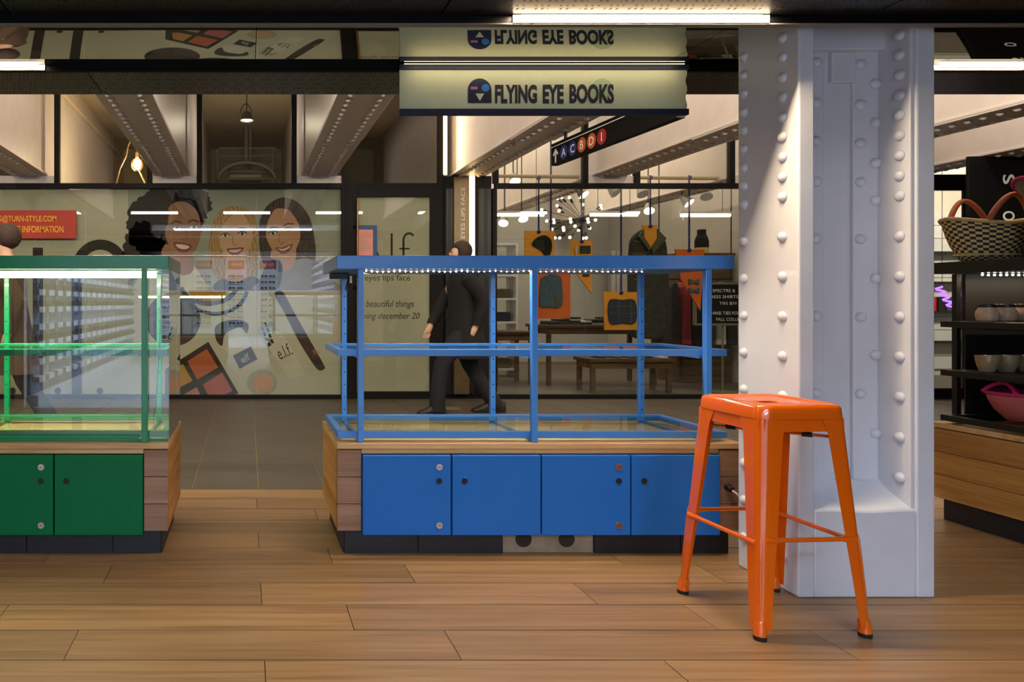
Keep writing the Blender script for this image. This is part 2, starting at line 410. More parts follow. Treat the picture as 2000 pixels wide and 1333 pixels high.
# grey tile floor of the corridor, 0.4 x 1.2 m tiles laid lengthways
fl2 = struct('floor', MB().box(-6, 12, 4.085, 7.93, -0.05, -0.004), 'tile_grout')
tm = {}
for c in range(-7, 26):
    x0 = -0.326 + 0.396 * c; e = 5.46 - 0.365 * (c % 3 + 1) if True else 0
    y = e - 1.2
    while y < 7.93:
        a, b = max(y, 4.09), min(y + 1.2, 7.93)
        if b - a > 0.05:
            key = round(b - a, 3)
            if key not in tm:
                t = obj('tile', MB().box(-0.195, 0.195, -key/2 + 0.003, key/2 - 0.003, -0.012, 0), 'grey_tile', fl2); tm[key] = t.data
                t.location = (x0 + 0.198, (a + b)/2, 0)
            else:
                inst('tile', tm[key], (x0 + 0.198, (a + b)/2, 0), parent=fl2)
        y += 1.2
struct('floor', MB().box(-6, 12, 7.93, 14, -0.05, -0.001), 'concrete')
struct('trim_1', MB().box(-6, 9, 4.08, 4.09, -0.01, 0.001), 'brass')
# shop behind the camera (seen only in the glass): floor, walls, ceiling with cool light panels
struct('floor', MB().box(-2.45, 2.4, -8.3, -1.2, -0.05, -0.001), 'shop_floor')
struct('wall_shop_left', MB().box(-2.45, -2.35, -8.3, -1.2, 0, 3.1), 'wall_white')
struct('wall_shop_right', MB().box(2.3, 2.4, -8.3, -1.2, 0, 3.1), 'wall_white')
struct('wall_shop_rear', MB().box(-2.45, 2.4, -8.4, -8.3, 0, 3.1), 'wall_white')
struct('ceiling', MB().box(-2.45, 2.4, -8.3, -1.2, 3.05, 3.12), 'wall_white')
# corridor shell, shops beyond
struct('ceiling', MB().box(-6.1, 12.1, 3.9, 14.1, 4.0, 4.1), 'wall_cream')
struct('wall_left', MB().box(-6.1, -6, -1.2, 14, 0, 4.0), 'wall_grey')
struct('wall_right', MB().box(12, 12.1, -1.2, 14, 0, 4.0), 'wall_grey')
struct('wall_back', MB().box(-6, 2.5, 13.0, 13.1, 0, 4.0), 'wall_cream')
struct('wall_partition', MB().box(2.5, 2.62, 8.06, 13.1, 0, 4.0), 'wall_white')
struct('wall_store_back', MB().box(2.62, 6.9, 13.0, 13.1, 0, 4.0), 'wall_grey')
struct('wall_store_right', MB().box(6.8, 6.9, 8.06, 13.0, 0, 4.0), 'wall_white')
struct('wall_far_shop', MB().box(6.9, 12, 10.6, 10.7, 0, 4.0), 'wall_white')

# canopy over the stalls: perforated sheets, mirror strip, dark lips
cn = struct('ceiling', MB().box(-6, 9, -1.2, 3.9, 2.32, 2.37), 'lip_black')
for i in range(9):
    x0 = -5.5 + 1.55 * i
    obj('perforated_panel', MB().box(x0 + 0.004, x0 + 1.546, 0.2, 2.495, 2.143, 2.16), 'perforated', cn)
    obj('perforated_panel', MB().box(-6.3 + 1.83*i + 0.003, -6.3 + 1.83*(i+1) - 0.003, 3.452, 3.9, 2.28, 2.295), 'perforated', cn)
for a, b, y0, y1 in ((-6, -2.4, 2.525, 3.43), (-2.397, 0.04, 2.525, 3.43), (0.043, 2.05, 2.525, 3.43), (2.053, 2.577, 2.905, 3.43), (2.58, 5.2, 2.525, 3.43), (5.203, 9, 2.525, 3.43)):
    sag = lambda y: 2.2745 + 0.08*(y - 3.1)**2              # the thin sheet sags a little between its edges
    ys_ = [y0 + (y1 - y0)*k/24 for k in range(25)]
    mb = MB().loft([[(a, y, sag(y)), (b, y, sag(y)), (b, y, sag(y) + 0.004), (a, y, sag(y) + 0.004)] for y in ys_])
    mo = obj('mirror_panel', mb, 'mirror', cn, smooth='auto')
struct('trim_2', MB().box(-6, 9, 2.50, 2.52, 2.111, 2.32), 'lip_black')
struct('trim_3', MB().box(-6, 9, 3.43, 3.45, 2.252, 2.32), 'lip_black')
struct('trim_4', MB().box(-6, 9, 2.494, 2.522, 2.108, 2.112), 'lamp_grey')

# strip lights in the canopy lips
def strip_light(x0, x1, y, z, label, power):
    t = thing('strip_light', label, 'light', ((x0 + x1)/2, y, z - 0.002), group='canopy strip lights')
    obj('housing', MB().box(x0, x1, y, y + 0.006, z, z + 0.03), 'white_metal', t)
    obj('diffuser', MB().box(x0 + 0.03, x1 - 0.03, y - 0.005, y - 0.0005, z + 0.016, z + 0.026), 'led_warm', t)
    n = int((x1 - x0) / 0.45) + 1
    for k in range(n + 1):
        xx = x0 + 0.07 + (x1 - x0 - 0.14) * k / n
        obj('screw', MB().cyl((xx, y - 0.003, z + 0.008), (xx, y, z + 0.008), 0.004, n=8), 'lamp_grey', t)
    area('strip_lamp', ((x0 + x1)/2, y - 0.010, z + 0.0265), (0, 0, 0), x1 - x0, 0.008, power, WARM)
strip_light(0.96, 1.885, 2.492, 2.113, 'long lit strip light in the near canopy edge, left of the white column', 34)
strip_light(-4.2, -1.0, 3.42, 2.255, 'lit strip light in the far canopy edge at the left above the green case', 14)
strip_light(3.40, 5.4, 3.42, 2.255, 'lit strip light in the far canopy edge right of the white column', 12)

# bar lights hung over the canopy's far edge, shining across the corridor onto the shop fronts
for i, bx_ in enumerate((-3.2, -1.6, 0.0, 1.6, 3.2, 4.8, 6.4)):
    t = thing('bar_light', 'long bar light hung above the canopy, ' + ('first', 'second', 'third', 'fourth', 'fifth', 'sixth', 'seventh')[i] + ' from the left, seen only as a reflection', 'light', (bx_, 3.93, 2.66), group='bar lights above the canopy')
    obj('bar_body', MB().box(bx_ - 0.42, bx_ + 0.42, 3.90, 3.95, 2.66, 2.70), 'white_metal', t)
    obj('bar_lens', MB().box(bx_ - 0.40, bx_ + 0.40, 3.951, 3.957, 2.665, 2.695), 'tube_white', t)
    for dx in (-0.3, 0.3): obj('bar_hanger', MB().cyl((bx_ + dx, 3.92, 2.70), (bx_ + dx, 3.92, 3.995), 0.006, n=6), 'dark_metal', t)
    area('bar_lamp', (bx_, 3.97, 2.67), (math.radians(62), 0, 0), 0.8, 0.04, 29, WARMW)

# riveted ceiling beams running from the canopy over the corridor into the shops
riv = MB().lathe([(0.027, 0.0), (0.025, -0.011), (0.016, -0.020), (0.005, -0.024)], n=8, cap=True)
bl = ['at the far left behind the canopy', 'left of the hanging pendant lamp', 'right of the hanging pendant lamp', 'beside the tall glowing strip above the pillar sign',
      'behind the hanging subway direction sign', 'just right of the white column', 'furthest right, above the black shop sign']
for i, cx in enumerate((-2.5, -0.86, 0.835, 2.56, 4.19, 5.88, 7.56)):
    b = thing('ceiling_beam', 'white riveted steel ceiling beam ' + bl[i], 'beam', (cx, 6, 2.54), group='riveted ceiling beams')
    obj('beam_web', MB().box(cx - 0.185, cx + 0.185, 3.95, 12.98, 2.60, 3.995), 'beam_white', b)
    obj('bottom_flange', MB().box(cx - 0.205, cx + 0.205, 3.95, 12.98, 2.575, 2.60), 'beam_white', b, 0.004, seg=1)
    obj('cover_plate', MB().box(cx - 0.203, cx + 0.203, 3.96, 6.2, 2.562, 2.575), 'beam_white', b, 0.003, seg=1)
    rv = MB(); y = 4.1
    while y < 12.9:
        for s in (-1, 1):
            z = 2.562 if y < 6.2 else 2.575
            rv.add([(v[0] + cx + s*0.105, v[1] + y, v[2] + z) for v in riv.v], riv.f)
        y += 0.12
    obj('rivets', rv, 'beam_white', b, smooth=True, kind='stuff')

# storefront, 8 m away: black frames, transom bar, panes, white infill under each beam
YS = 7.95
def pxx(px, Y=8.0): return (px - VX) * Y / F
T0, T1 = 2.425, 2.485
MUL = [pxx(v) for v in (-210, 113, 293, 390, 574, 672, 860, 966, 1140, 1241, 1425, 1525, 1710, 1810, 2000)]
w1 = struct('window_1', MB().box(-6, 1.14, YS, YS + 0.06, 0, 0.045).box(-6, 1.14, YS, YS + 0.06, T0, T1).box(1.09, 1.14, YS, YS + 0.06, 0.045, T0), 'frame_black', 0.003)
def upper(win, idx):
    for i in idx:
        obj('mullion', MB().box(MUL[i] - 0.03, MUL[i] + 0.03, YS, YS + 0.06, T1, 3.99), 'frame_black', win)
w2 = struct('window_2', MB().box(2.86, 6.2, YS, YS + 0.06, 0, 0.05).box(2.86, 6.2, YS, YS + 0.06, T0, T1).box(2.83, 2.88, YS, YS + 0.06, 0.05, T0).box(6.1, 6.2, YS, YS + 0.06, 0.05, T0), 'frame_black', 0.003)
w3 = struct('window_3', MB().box(6.2, 12, YS, YS + 0.06, 0, 0.12).box(6.2, 12, YS, YS + 0.06, T0 - 0.02, T1 + 0.1).box(8.28, 8.36, YS, YS + 0.06, 0.12, T0), 'frame_black', 0.003)
upper(w1, range(0, 6)); upper(w2, range(7, 11)); upper(w3, range(11, 15))
edges = [pxx(v) for v in (-330, -165, 2, 168, 335, 502)] + [1.09]
for a, b in zip(edges[:-1], edges[1:]):
    obj('pane', MB().box(a + 0.003, b - 0.003, YS + 0.02, YS + 0.028, 0.045, T0), 'window_glass', w1)
for i in (1, 3):
    obj('pane', MB().box(MUL[i] + 0.03, MUL[i+1] - 0.03, YS + 0.02, YS + 0.028, T1, 3.98), 'window_glass', w1)
for a, b in ((2.88, pxx(1141)), (pxx(1141.5), pxx(1331)), (pxx(1331.5), 6.1)):
    obj('pane', MB().box(a, b, YS + 0.02, YS + 0.028, 0.05, T0), 'window_glass', w2)
for i in (7, 9): obj('pane', MB().box(MUL[i] + 0.03, MUL[i+1] - 0.03, YS + 0.02, YS + 0.028, T1, 3.98), 'window_glass', w2)
obj('pane', MB().box(6.2, 8.28, YS + 0.02, YS + 0.028, 0.12, T0 - 0.02), 'window_glass', w3)
obj('pane', MB().box(8.36, 11.9, YS + 0.02, YS + 0.028, 0.12, T0 - 0.02), 'window_glass', w3)
for i, (a, b) in enumerate(((2, 3), (4, 5), (6, 7), (8, 9), (10, 11), (12, 13))):
    struct('trim_%d' % (5 + i), MB().box(MUL[a] + 0.03, MUL[b] - 0.03, YS + 0.03, YS + 0.05, T1, 2.574), 'beam_white')
struct('trim_12', MB().box(-3.0, MUL[1] - 0.03, YS + 0.03, YS + 0.05, T1, 2.574), 'beam_white')

# the closed shop's door with frosted film
d1 = struct('door_1', MB().box(1.14, pxx(698), YS, YS + 0.06, 0, T0).box(pxx(838), 2.26, YS, YS + 0.06, 0, T0)
            .box(pxx(698), pxx(838), YS, YS + 0.06, 2.325, T0).box(pxx(698), pxx(838), YS, YS + 0.06, 0, 0.085), 'frame_black', 0.003)
obj('transom_bar', MB().box(1.14, 2.26, YS, YS + 0.06, T0, T1), 'frame_black', d1)
obj('mullion', MB().box(2.20, 2.26, YS, YS + 0.06, T1, 3.99), 'frame_black', d1)
obj('pane', MB().box(1.145, 2.2, YS + 0.02, YS + 0.028, T1, 3.98), 'window_glass', d1)
obj('door_film', MB().box(pxx(698), pxx(838), YS + 0.035, YS + 0.04, 0.085, 2.325), 'film_grey', d1)
obj('pane', MB().box(pxx(698), pxx(838), YS + 0.012, YS + 0.018, 0.085, 2.325), 'window_glass', d1)
hd = obj('handle', MB().cyl((pxx(695.5), YS - 0.06, 0.1), (pxx(695.5), YS - 0.06, 2.3), 0.012), 'brass', d1, smooth='auto')
for z in (1.98, 1.28, 0.62):
    obj('handle_mount', MB().cyl((pxx(695.5), YS - 0.06, z), (pxx(691), YS + 0.005, z), 0.02), 'frame_black', hd)
yt = YS + 0.0335
def dtext(body, px0, px1, py, h, **k):
    return text('lettering', body, 'ink_dark', (pxx(px0, yt), yt, CH - (py - VY)*yt/F), (px1 - px0)*yt/F, h*yt/F, parent=d1, **k)
dtext('eyes lips face', 713, 801, 552, 15)
dtext('beautiful things', 715, 809, 604, 17, shear=0.25)
dtext('coming december 20', 690, 820, 627, 16, shear=0.25)
def strokes(pts, w, mat, parent, Y, name='lettering'):
    rb = ribbon(pts, w); mb = MB()
    for (a, b), (c, d) in zip(rb[:-1], rb[1:]):
        mb.poly([W(a[0], a[1], Y), W(b[0], b[1], Y), W(d[0], d[1], Y), W(c[0], c[1], Y)])
    return obj(name, mb, mat, parent)
strokes([(735, 518)] + arc(722, 505, 17, 22, 20, -290, 20), 3.4, 'ink_dark', d1, yt)
strokes([(765, 456), (765, 522)], 4, 'ink_dark', d1, yt)
strokes([(788, 522), (788, 470)] + arc(799, 470, 11, 14, 180, 320, 10), 4, 'ink_dark', d1, yt)
strokes([(780, 486), (800, 486)], 3, 'ink_dark', d1, yt)
obj('notice', MB().box(pxx(701), pxx(735), YS + 0.009, YS + 0.0115, 1.62, 2.0), 'notice_blue', d1)
nt_ = obj('notice', MB().box(pxx(697.5), pxx(727), YS + 0.0055, YS + 0.0085, 1.64, 1.95), 'notice_pink', d1)
for k in range(9):
    z = 1.90 - 0.024*k; a = pxx(702); b = pxx(702 + random.uniform(12, 22))
    obj('notice_line', MB().box(a, b, YS + 0.0045, YS + 0.0053, z, z + 0.006), 'print_grey', nt_)

# pillar between the shops: mesh panels, bronze sign with upright lettering, lit strip
pl = thing('pillar_sign', 'bronze pillar sign with upright white lettering beside a glowing vertical strip', 'sign', (2.56, 7.93, 0))
obj('pillar_core', MB().box(2.27, 2.82, 7.97, 8.05, 0, 2.57), 'sign_black', pl)
obj('mesh_panel', MB().box(pxx(868), pxx(886), 7.945, 7.965, 0.05, 2.42), 'mesh_panel', pl)
obj('mesh_panel', MB().box(pxx(931), pxx(956), 7.945, 7.965, 0.05, 2.42), 'mesh_panel', pl)
paint('bronze', (120, 104, 78), 0.38, 0.7, var=0.12)
obj('sign_face', MB().box(pxx(887, 7.9), pxx(917, 7.9), 7.9, 7.96, 0.06, 2.55), 'bronze', pl, 0.003)
obj('light_strip', MB().box(pxx(918.5, 7.9), pxx(927.5, 7.9), 7.9, 7.95, 1.13, 2.56), 'led_gold', pl)
obj('strip_channel', MB().box(pxx(917.6, 7.9), pxx(930, 7.9), 7.952, 7.969, 0.06, 2.565), 'dark_metal', pl)
text('lettering', 'EYES LIPS FACE', 'white_ink', (pxx(908, 7.898), 7.898, 1.1 - (466 - VY)*7.898/F), 100*7.898/F, 8*7.898/F, rot=(PI/2, -PI/2, 0), parent=pl)
text('lettering', 'E.L.F', 'white_ink', (pxx(911, 7.898), 7.898, 1.1 - (545 - VY)*7.898/F), 69*7.898/F, 14*7.898/F, rot=(PI/2, -PI/2, 0), parent=pl)
st = thing('wall_strip_light', 'tall glowing gold strip light on the wall above the pillar sign', 'light', (2.3, 7.93, 2.57))
obj('light_strip', MB().box(2.262, 2.30, 7.935, 7.95, 2.59, 3.95), 'led_gold', st)
obj('channel', MB().box(2.255, 2.307, 7.951, 7.957, 2.575, 3.97), 'white_metal', st)
area('wall_strip_lamp', (2.29, 7.9, 3.2), (PI/2, 0, PI*0.85), 0.05, 1.2, 6, WARM)

# ================================================================ STALL COUNTERS
RING_Y0, RING_Y1 = 0.035, 0.515      # display frame: front and back line behind the counter's front edge
def bars(parent, name, mat, x0, x1, y0, y1, z0, z1, t):
    """a rectangular ring of four tubes"""
    for b in (MB().box(x0, x1, y0, y0 + t, z0, z1), MB().box(x0, x1, y1 - t, y1, z0, z1),
              MB().box(x0, x0 + t, y0 + t, y1 - t, z0, z1), MB().box(x1 - t, x1, y0 + t, y1 - t, z0, z1)):
        obj(name, b, mat, parent, 0.002, seg=2)
def counter(name, label, x0, door_mat, lockmats, gap=None, doors=True, w=1.762, d=0.57):
    Y = 3.0
    t = thing(name, label, 'counter', (x0 + w/2, Y, 0), group='oak stall counters')
    obj('carcass', MB().box(x0 + 0.02, x0 + w - 0.02, Y + 0.025, Y + d - 0.02, 0.112, 0.46), 'carcass', t)
    obj('plinth', MB().box(x0 + 0.04, x0 + w - 0.04, Y + 0.055, Y + d - 0.05, 0, 0.11), 'mdf', t)
    xs = [0.035, 0.36, 0.735, 1.135, 1.515, w - 0.035]
    for k in range(5):
        if gap == k: continue
        obj('kick_tile', MB().box(x0 + xs[k] + 0.0015, x0 + xs[k+1] - 0.0015, Y + 0.04, Y + 0.0545, 0.001, 0.110), 'kick_tile', t, 0.001, seg=1)
    for s in (0, 1):
        xa = x0 + 0.03 if s == 0 else x0 + w - 0.0395
        obj('kick_tile', MB().box(xa, xa + 0.0095, Y + 0.056, Y + d - 0.05, 0.001, 0.110), 'kick_tile', t)
    obj('worktop', MB().box(x0 - 0.002, x0 + w + 0.002, Y - 0.004, Y + d, 0.468, 0.493), 'oak_top', t, 0.002)
    obj('top_rail', MB().box(x0 + 0.106, x0 + w - 0.106, Y + 0.004, Y + 0.024, 0.447, 0.466), 'oak_top', t, 0.001)
    for k in range(3):
        z0 = 0.112 + 0.118*k; z1 = z0 + 0.115
        obj('front_board', MB().box(x0, x0 + 0.104, Y, Y + 0.02, z0, z1), 'oak_front', t, 0.001, seg=1)
        obj('front_board', MB().box(x0 + w - 0.104, x0 + w, Y, Y + 0.02, z0, z1), 'oak_front', t, 0.001, seg=1)
        obj('side_board', MB().box(x0, x0 + 0.018, Y + 0.021, Y + d, z0, z1), 'oak_side', t, 0.001, seg=1)
        obj('side_board', MB().box(x0 + w - 0.018, x0 + w, Y + 0.021, Y + d, z0, z1), 'oak_side', t, 0.001, seg=1)
        obj('back_board', MB().box(x0 + 0.02, x0 + w - 0.02, Y + d - 0.018, Y + d, z0, z1), 'oak_side', t, 0.001, seg=1)
    if not doors: return t
    dw = (w - 0.21) / 4
    for k in range(4):
        a = x0 + 0.105 + dw*k + 0.003; b = a + dw - 0.006
        dr = obj('cabinet_door', MB().box(a, b, Y - 0.012, Y + 0.016, 0.096, 0.443), door_mat, t, 0.004, seg=3)
        hx = b - 0.052 if k % 2 == 0 else a + 0.052
        def disc(nm, x, z, r, m, y=Y - 0.0125, dy=0.004):
            return obj(nm, MB().cyl((x, y - dy, z), (x, y, z), r, n=20), m, dr, 0.0008, smooth='auto', seg=1)
        disc('finger_hole_rim', hx, 0.332, 0.0175, door_mat, dy=0.002)
        obj('finger_hole', MB().cyl((hx, Y - 0.0158, 0.332), (hx, Y - 0.0148, 0.332), 0.013, n=16), 'hole_black', dr)
        if k % 2 == 0:
            for z in (0.392, 0.140):
                lk = disc('lock', hx + 0.001, z, 0.0145, lockmats[k//2])
                obj('key_slot', MB().box(hx - 0.004, hx + 0.006, Y - 0.0175, Y - 0.0166, z - 0.001, z + 0.001), 'hole_black', dr)
    return t
def case_frame(name, label, cat, x0, mat, tw, levels, roof=True, holes=True, z_top=1.249, RING_Y0=RING_Y0):
    """open display frame standing on a counter: front and rear posts, shelf rings, roof tray"""
    Y = 3.0
    t = thing(name, label, cat, (x0 + tw/2, Y, 0.4935))
    for px_ in (0.104, tw/2, tw - 0.104):
        obj('front_post', MB().box(x0 + px_ - 0.0125, x0 + px_ + 0.0125, Y + 0.006, Y + 0.034, 0.4935, z_top), mat, t, 0.002)
        rp = obj('rear_post', MB().box(x0 + px_ - 0.0125, x0 + px_ + 0.0125, Y + 0.517, Y + 0.542, 0.4935, z_top), mat, t, 0.002)
        if holes:
            z = 0.56
            while z < 1.16:
                obj('peg_hole', MB().cyl((x0 + px_, Y + 0.5158, z), (x0 + px_, Y + 0.5168, z), 0.0035, n=8), 'hole_black', rp)
                z += 0.064
        for z in levels:
            br = obj('bracket', MB().box(x0 + px_ - 0.006, x0 + px_ + 0.006, Y + 0.036, Y + 0.514, z - 0.012, z - 0.001), mat, t)
    for i, z in enumerate(levels):
        bars(t, 'shelf_rail', mat, x0 + 0.006, x0 + tw - 0.006, Y + RING_Y0, Y + RING_Y1, z, z + 0.030, 0.028)
        obj('glass_shelf', MB().box(x0 + 0.035, x0 + tw - 0.035, Y + RING_Y0 + 0.029, Y + RING_Y1 - 0.029, z + 0.018, z + 0.024), 'shelf_glass', t)
    if roof:
        obj('roof_tray', MB().box(x0 - 0.002, x0 + tw + 0.002, Y, Y + 0.55, z_top + 0.001, z_top + 0.059), mat, t, 0.002)
    return t

# --- green glazed case, left
XG = -2.104
counter('stall_counter', 'low oak counter with green doors at the left of the picture', XG, 'green_door', ('lock_metal', 'lock_metal'))
g = case_frame('display_case', 'green framed glazed display case with a glowing tube, on the counter with green doors', 'display case', XG, 'green_paint', 1.762, (0.507, 0.868), RING_Y0=0.048)
Yg = 3.0
obj('base_track', MB().box(XG + 0.002, XG + 1.760, Yg + 0.0345, Yg + 0.047, 0.4945, 0.505), 'green_paint', g, 0.001)
obj('track_channel', MB().box(XG + 0.002, XG + 1.63, Yg + 0.0345, Yg + 0.0365, 0.5055, 0.5215), 'green_paint', g, 0.004)
for a, b, y in ((XG + 0.004, XG + 0.93, Yg + 0.0375), (XG + 0.89, XG + 1.757, Yg + 0.0425)):
    obj('glass_front', MB().box(a, b, y, y + 0.003, 0.506, 1.25), 'case_glass', g)
obj('glass_side', MB().box(XG + 1.7575, XG + 1.7615, Yg + 0.046, Yg + 0.55, 0.5, 1.249), 'case_glass', g)
obj('glass_side', MB().box(XG + 0.0005, XG + 0.0045, Yg + 0.046, Yg + 0.55, 0.5, 1.249), 'case_glass', g)
obj('light_tube', MB().cyl((XG + 0.06, Yg + 0.085, 1.228), (XG + 1.70, Yg + 0.085, 1.228), 0.014), 'led_tube', g, smooth='auto')
obj('tube_channel', MB().box(XG + 0.05, XG + 1.71, Yg + 0.065, Yg + 0.105, 1.2435, 1.2495), 'white_metal', g)
area('case_lamp', (XG + 0.88, Yg + 0.085, 1.205), (math.radians(20), 0, 0), 1.6, 0.02, 26, (1.0, 0.9, 0.66))
obj('power_cord', MB().tube([(XG + 1.672, Yg + 0.49, 1.2), (XG + 1.668, Yg + 0.47, 0.95), (XG + 1.66, Yg + 0.45, 0.75), (XG + 1.652, Yg + 0.44, 0.6), (XG + 1.64, Yg + 0.44, 0.535)], 0.0025, 6), 'cable_black', g)

# --- blue open shelf, centre
XB = 0.393
bc = counter('stall_counter', 'low oak counter with blue doors and a missing kick tile in the centre', XB, 'blue_door', ('lock_metal', 'lock_copper'), gap=2)
for gx in (0.83, 1.02):
    obj('glue_patch', MB().cyl((XB + gx, 3.0535, 0.058), (XB + gx, 3.0548, 0.058), 0.036, n=20), 'grout', bc)
b = case_frame('display_case', 'blue open display frame with a string of tiny lights, on the counter with blue doors', 'display case', XB, 'blue_paint', 1.722, (0.507, 0.868))
lx = XB + 0.135; n = 50
ldm = None
wire = []
for k in range(n):
    x = lx + 1.22 * k / (n - 1); y = 3.058; z = 1.2455 - 0.0035 * abs(math.sin(k * 0.55)) - 0.002
    wire.append((x, y + 0.002, z + 0.003))
    r = 0.0027 if k > 18 else 0.0038
    if ldm is None:
        o = obj('led_bulb', MB().ball((0, 0, 0), 0.0036, 8), 'led_dot', b, smooth=True); ldm = o.data
        me_loc = Vector((x, y, z)) - b.location; o.location = me_loc
        for v in ldm.vertices: v.co += b.location
    else:
        inst('led_bulb', ldm, (x, y, z), parent=b, scale=(r/0.0036,)*3)
obj('led_wire', MB().tube(wire, 0.0012, 5), 'cable_white', b)
area('led_string_lamp', (lx + 0.6, 3.06, 1.236), (0, 0, 0), 1.22, 0.01, 8.0, (1.0, 0.93, 0.82))
obj('transformer', MB().box(XB + 0.02, XB + 0.11, 3.40, 3.46, 1.222, 1.2485), 'cable_black', b, 0.003)
obj('power_cord', MB().tube([(XB + 0.11, 3.43, 1.235), (XB + 0.125, 3.42, 1.215), (XB + 0.10, 3.40, 1.20), (XB + 0.092, 3.40, 1.17), (XB + 0.108, 3.41, 1.155), (XB + 0.13, 3.40, 1.19), (XB + 0.15, 3.38, 1.238)], 0.003, 6), 'cable_black', b)
obj('cord_tag', MB().box(XB + 0.112, XB + 0.122, 3.385, 3.387, 1.20, 1.235), 'cable_white', b)
obj('cord_loop', MB().tube([(XB + 0.11, 3.06, 1.236), (XB + 0.2, 3.09, 1.222), (XB + 0.28, 3.1, 1.225), (XB + 0.34, 3.09, 1.245)], 0.002, 6), 'cable_black', b)
# power plug by the column
pg = thing('power_plug', 'black power plug with a white cable at the right end of the blue counter', 'plug', (2.12, 2.985, 0.30))
obj('plug_body', MB().cyl((2.085, 2.998, 0.305), (2.085, 2.970, 0.297), 0.016, 0.012, n=14), 'cable_black', pg, 0.002, smooth='auto')
obj('cable', MB().tube([(2.085, 2.968, 0.296), (2.095, 2.955, 0.285), (2.11, 2.95, 0.26), (2.13, 2.96, 0.2), (2.15, 2.97, 0.1), (2.16, 2.975, 0.005)], 0.004, 8), 'cable_white', pg)

# --- black shelf, right
XR = 3.52
counter('stall_counter', 'low oak counter at the right edge under the black shelves', XR, 'black_frame', ('lock_metal', 'lock_metal'))
k_ = case_frame('display_shelf', 'black open shelf with baskets and jars on the oak counter at the right edge', 'shelf', XR, 'black_frame', 1.762, (0.507, 0.735, 0.98), holes=False)
obj('shelf_board', MB().box(XR + 0.0352, XR + 1.727, 3.065, 3.485, 0.9985, 1.0105), 'black_frame', k_)
obj('shelf_board', MB().box(XR + 0.0352, XR + 1.727, 3.065, 3.485, 0.7535, 0.7655), 'black_frame', k_)
obj('back_panel', MB().box(XR + 0.165, XR + 1.75, 3.5435, 3.55, 0.4945, 1.249), 'dark_wall', k_)
w_ = []
for k in range(22):
    x = XR + 0.12 + 0.03*k; y = 3.42
    if k == 0: o = obj('led_bulb', MB().ball((x, y, 1.242), 0.005, 8), 'led_dot', k_, smooth=True); src = o
    else:
        c = src.copy(); C.objects.link(c); c.parent = k_; c.location = (0.03*k, 0.0, random.uniform(-0.002, 0.0))
area('shelf_lamp', (XR + 0.45, 3.42, 1.235), (0, 0, 0), 0.7, 0.01, 1.6, WARM)

def lathe_uv(mb_prof, n, sx, sy, c, mat, name, parent, tilt=None, urep=1.0, smooth=True):
    """basket shell with a UV map running round and up, for the weave"""
    vs = []; fs = []; uvs = []
    P = len(mb_prof)
    for i, (r, z) in enumerate(mb_prof):
        for k in range(n):
            a = 2*PI*k/n; zz = z + (tilt(a) * max(0, z - mb_prof[0][1]) if tilt else 0)
            vs.append((c[0] + r*sx*math.cos(a), c[1] + r*sy*math.sin(a), c[2] + zz))
    for i in range(P - 1):
        for k in range(n):
            j = (k + 1) % n
            fs.append((i*n + k, i*n + j, (i+1)*n + j, (i+1)*n + k))
            uvs.append(((k/n*urep, i/(P-1)), ((k+1)/n*urep, i/(P-1)), ((k+1)/n*urep, (i+1)/(P-1)), (k/n*urep, (i+1)/(P-1))))
    fs.append(tuple(reversed(range(n)))); uvs.append(tuple((0.5, 0) for _ in range(n)))
    mb = MB(); mb.v = vs; mb.f = fs
    o = obj(name, mb, mat, parent, smooth=smooth)
    ul = o.data.uv_layers.new(name='UVMap'); li = 0
    for f, u in zip(fs, uvs):
        for q in u: ul.data[li].uv = q; li += 1
    s = o.modifiers.new('thick', 'SOLIDIFY'); s.thickness = 0.008; s.offset = -1
    return o
def arch(p0, p1, h, dx=0, dy=0, n=16):
    return [(p0[0] + (p1[0]-p0[0])*i/n + dx*math.sin(PI*i/n), p0[1] + (p1[1]-p0[1])*i/n + dy*math.sin(PI*i/n), p0[2] + (p1[2]-p0[2])*i/n + h*math.sin(PI*i/n)**0.8) for i in range(n + 1)]
zt = 1.3085
bk = thing('woven_basket', 'straw and black checked woven basket with leather handles on top of the black shelf', 'basket', (3.663, 3.42, zt))
lift = lambda a: 0.16 * (math.cos(a) ** 2)
lathe_uv([(0.07, 0.0), (0.12, 0.004), (0.14, 0.03), (0.165, 0.07), (0.183, 0.11), (0.196, 0.15), (0.205, 0.18)], 48, 1.0, 0.537, (3.663, 3.42, zt), 'weave_check', 'basket_body', bk, lift, 2.0)
rim = []
for k in range(48):
    a = 2*PI*k/48; rim.append((3.663 + 0.205*math.cos(a), 3.42 + 0.11*math.sin(a), zt + 0.18*(1 + lift(a))))
obj('rim', MB().tube(rim, 0.009, 8, closed=True), 'straw', bk, smooth=True)
band = [(3.663 + 0.1425*math.cos(2*PI*k/48), 3.42 + 0.0765*math.sin(2*PI*k/48), zt + 0.03) for k in range(48)]
obj('base_band', MB().tube(band, 0.006, 6, closed=True), 'straw', bk, smooth=True)
for s in (-1, 1):
    obj('handle', MB().tube(arch((3.57, 3.42 + s*0.095, zt + 0.19), (3.77, 3.42 + s*0.095, zt + 0.19), 0.125, 0, s*0.02), 0.012, 10), 'handle_leather', bk, smooth=True)
bk2 = thing('woven_basket', 'purple and green patterned flared woven basket at the top right corner of the shelf', 'basket', (3.78, 3.15, zt))
lathe_uv([(0.10, 0.0), (0.13, 0.01), (0.16, 0.08), (0.19, 0.17), (0.215, 0.26), (0.25, 0.30)], 40, 1.0, 0.54, (3.78, 3.15, zt), 'weave_purple', 'basket_body', bk2, lambda a: 0.22*math.cos(a)**2, 2.0)
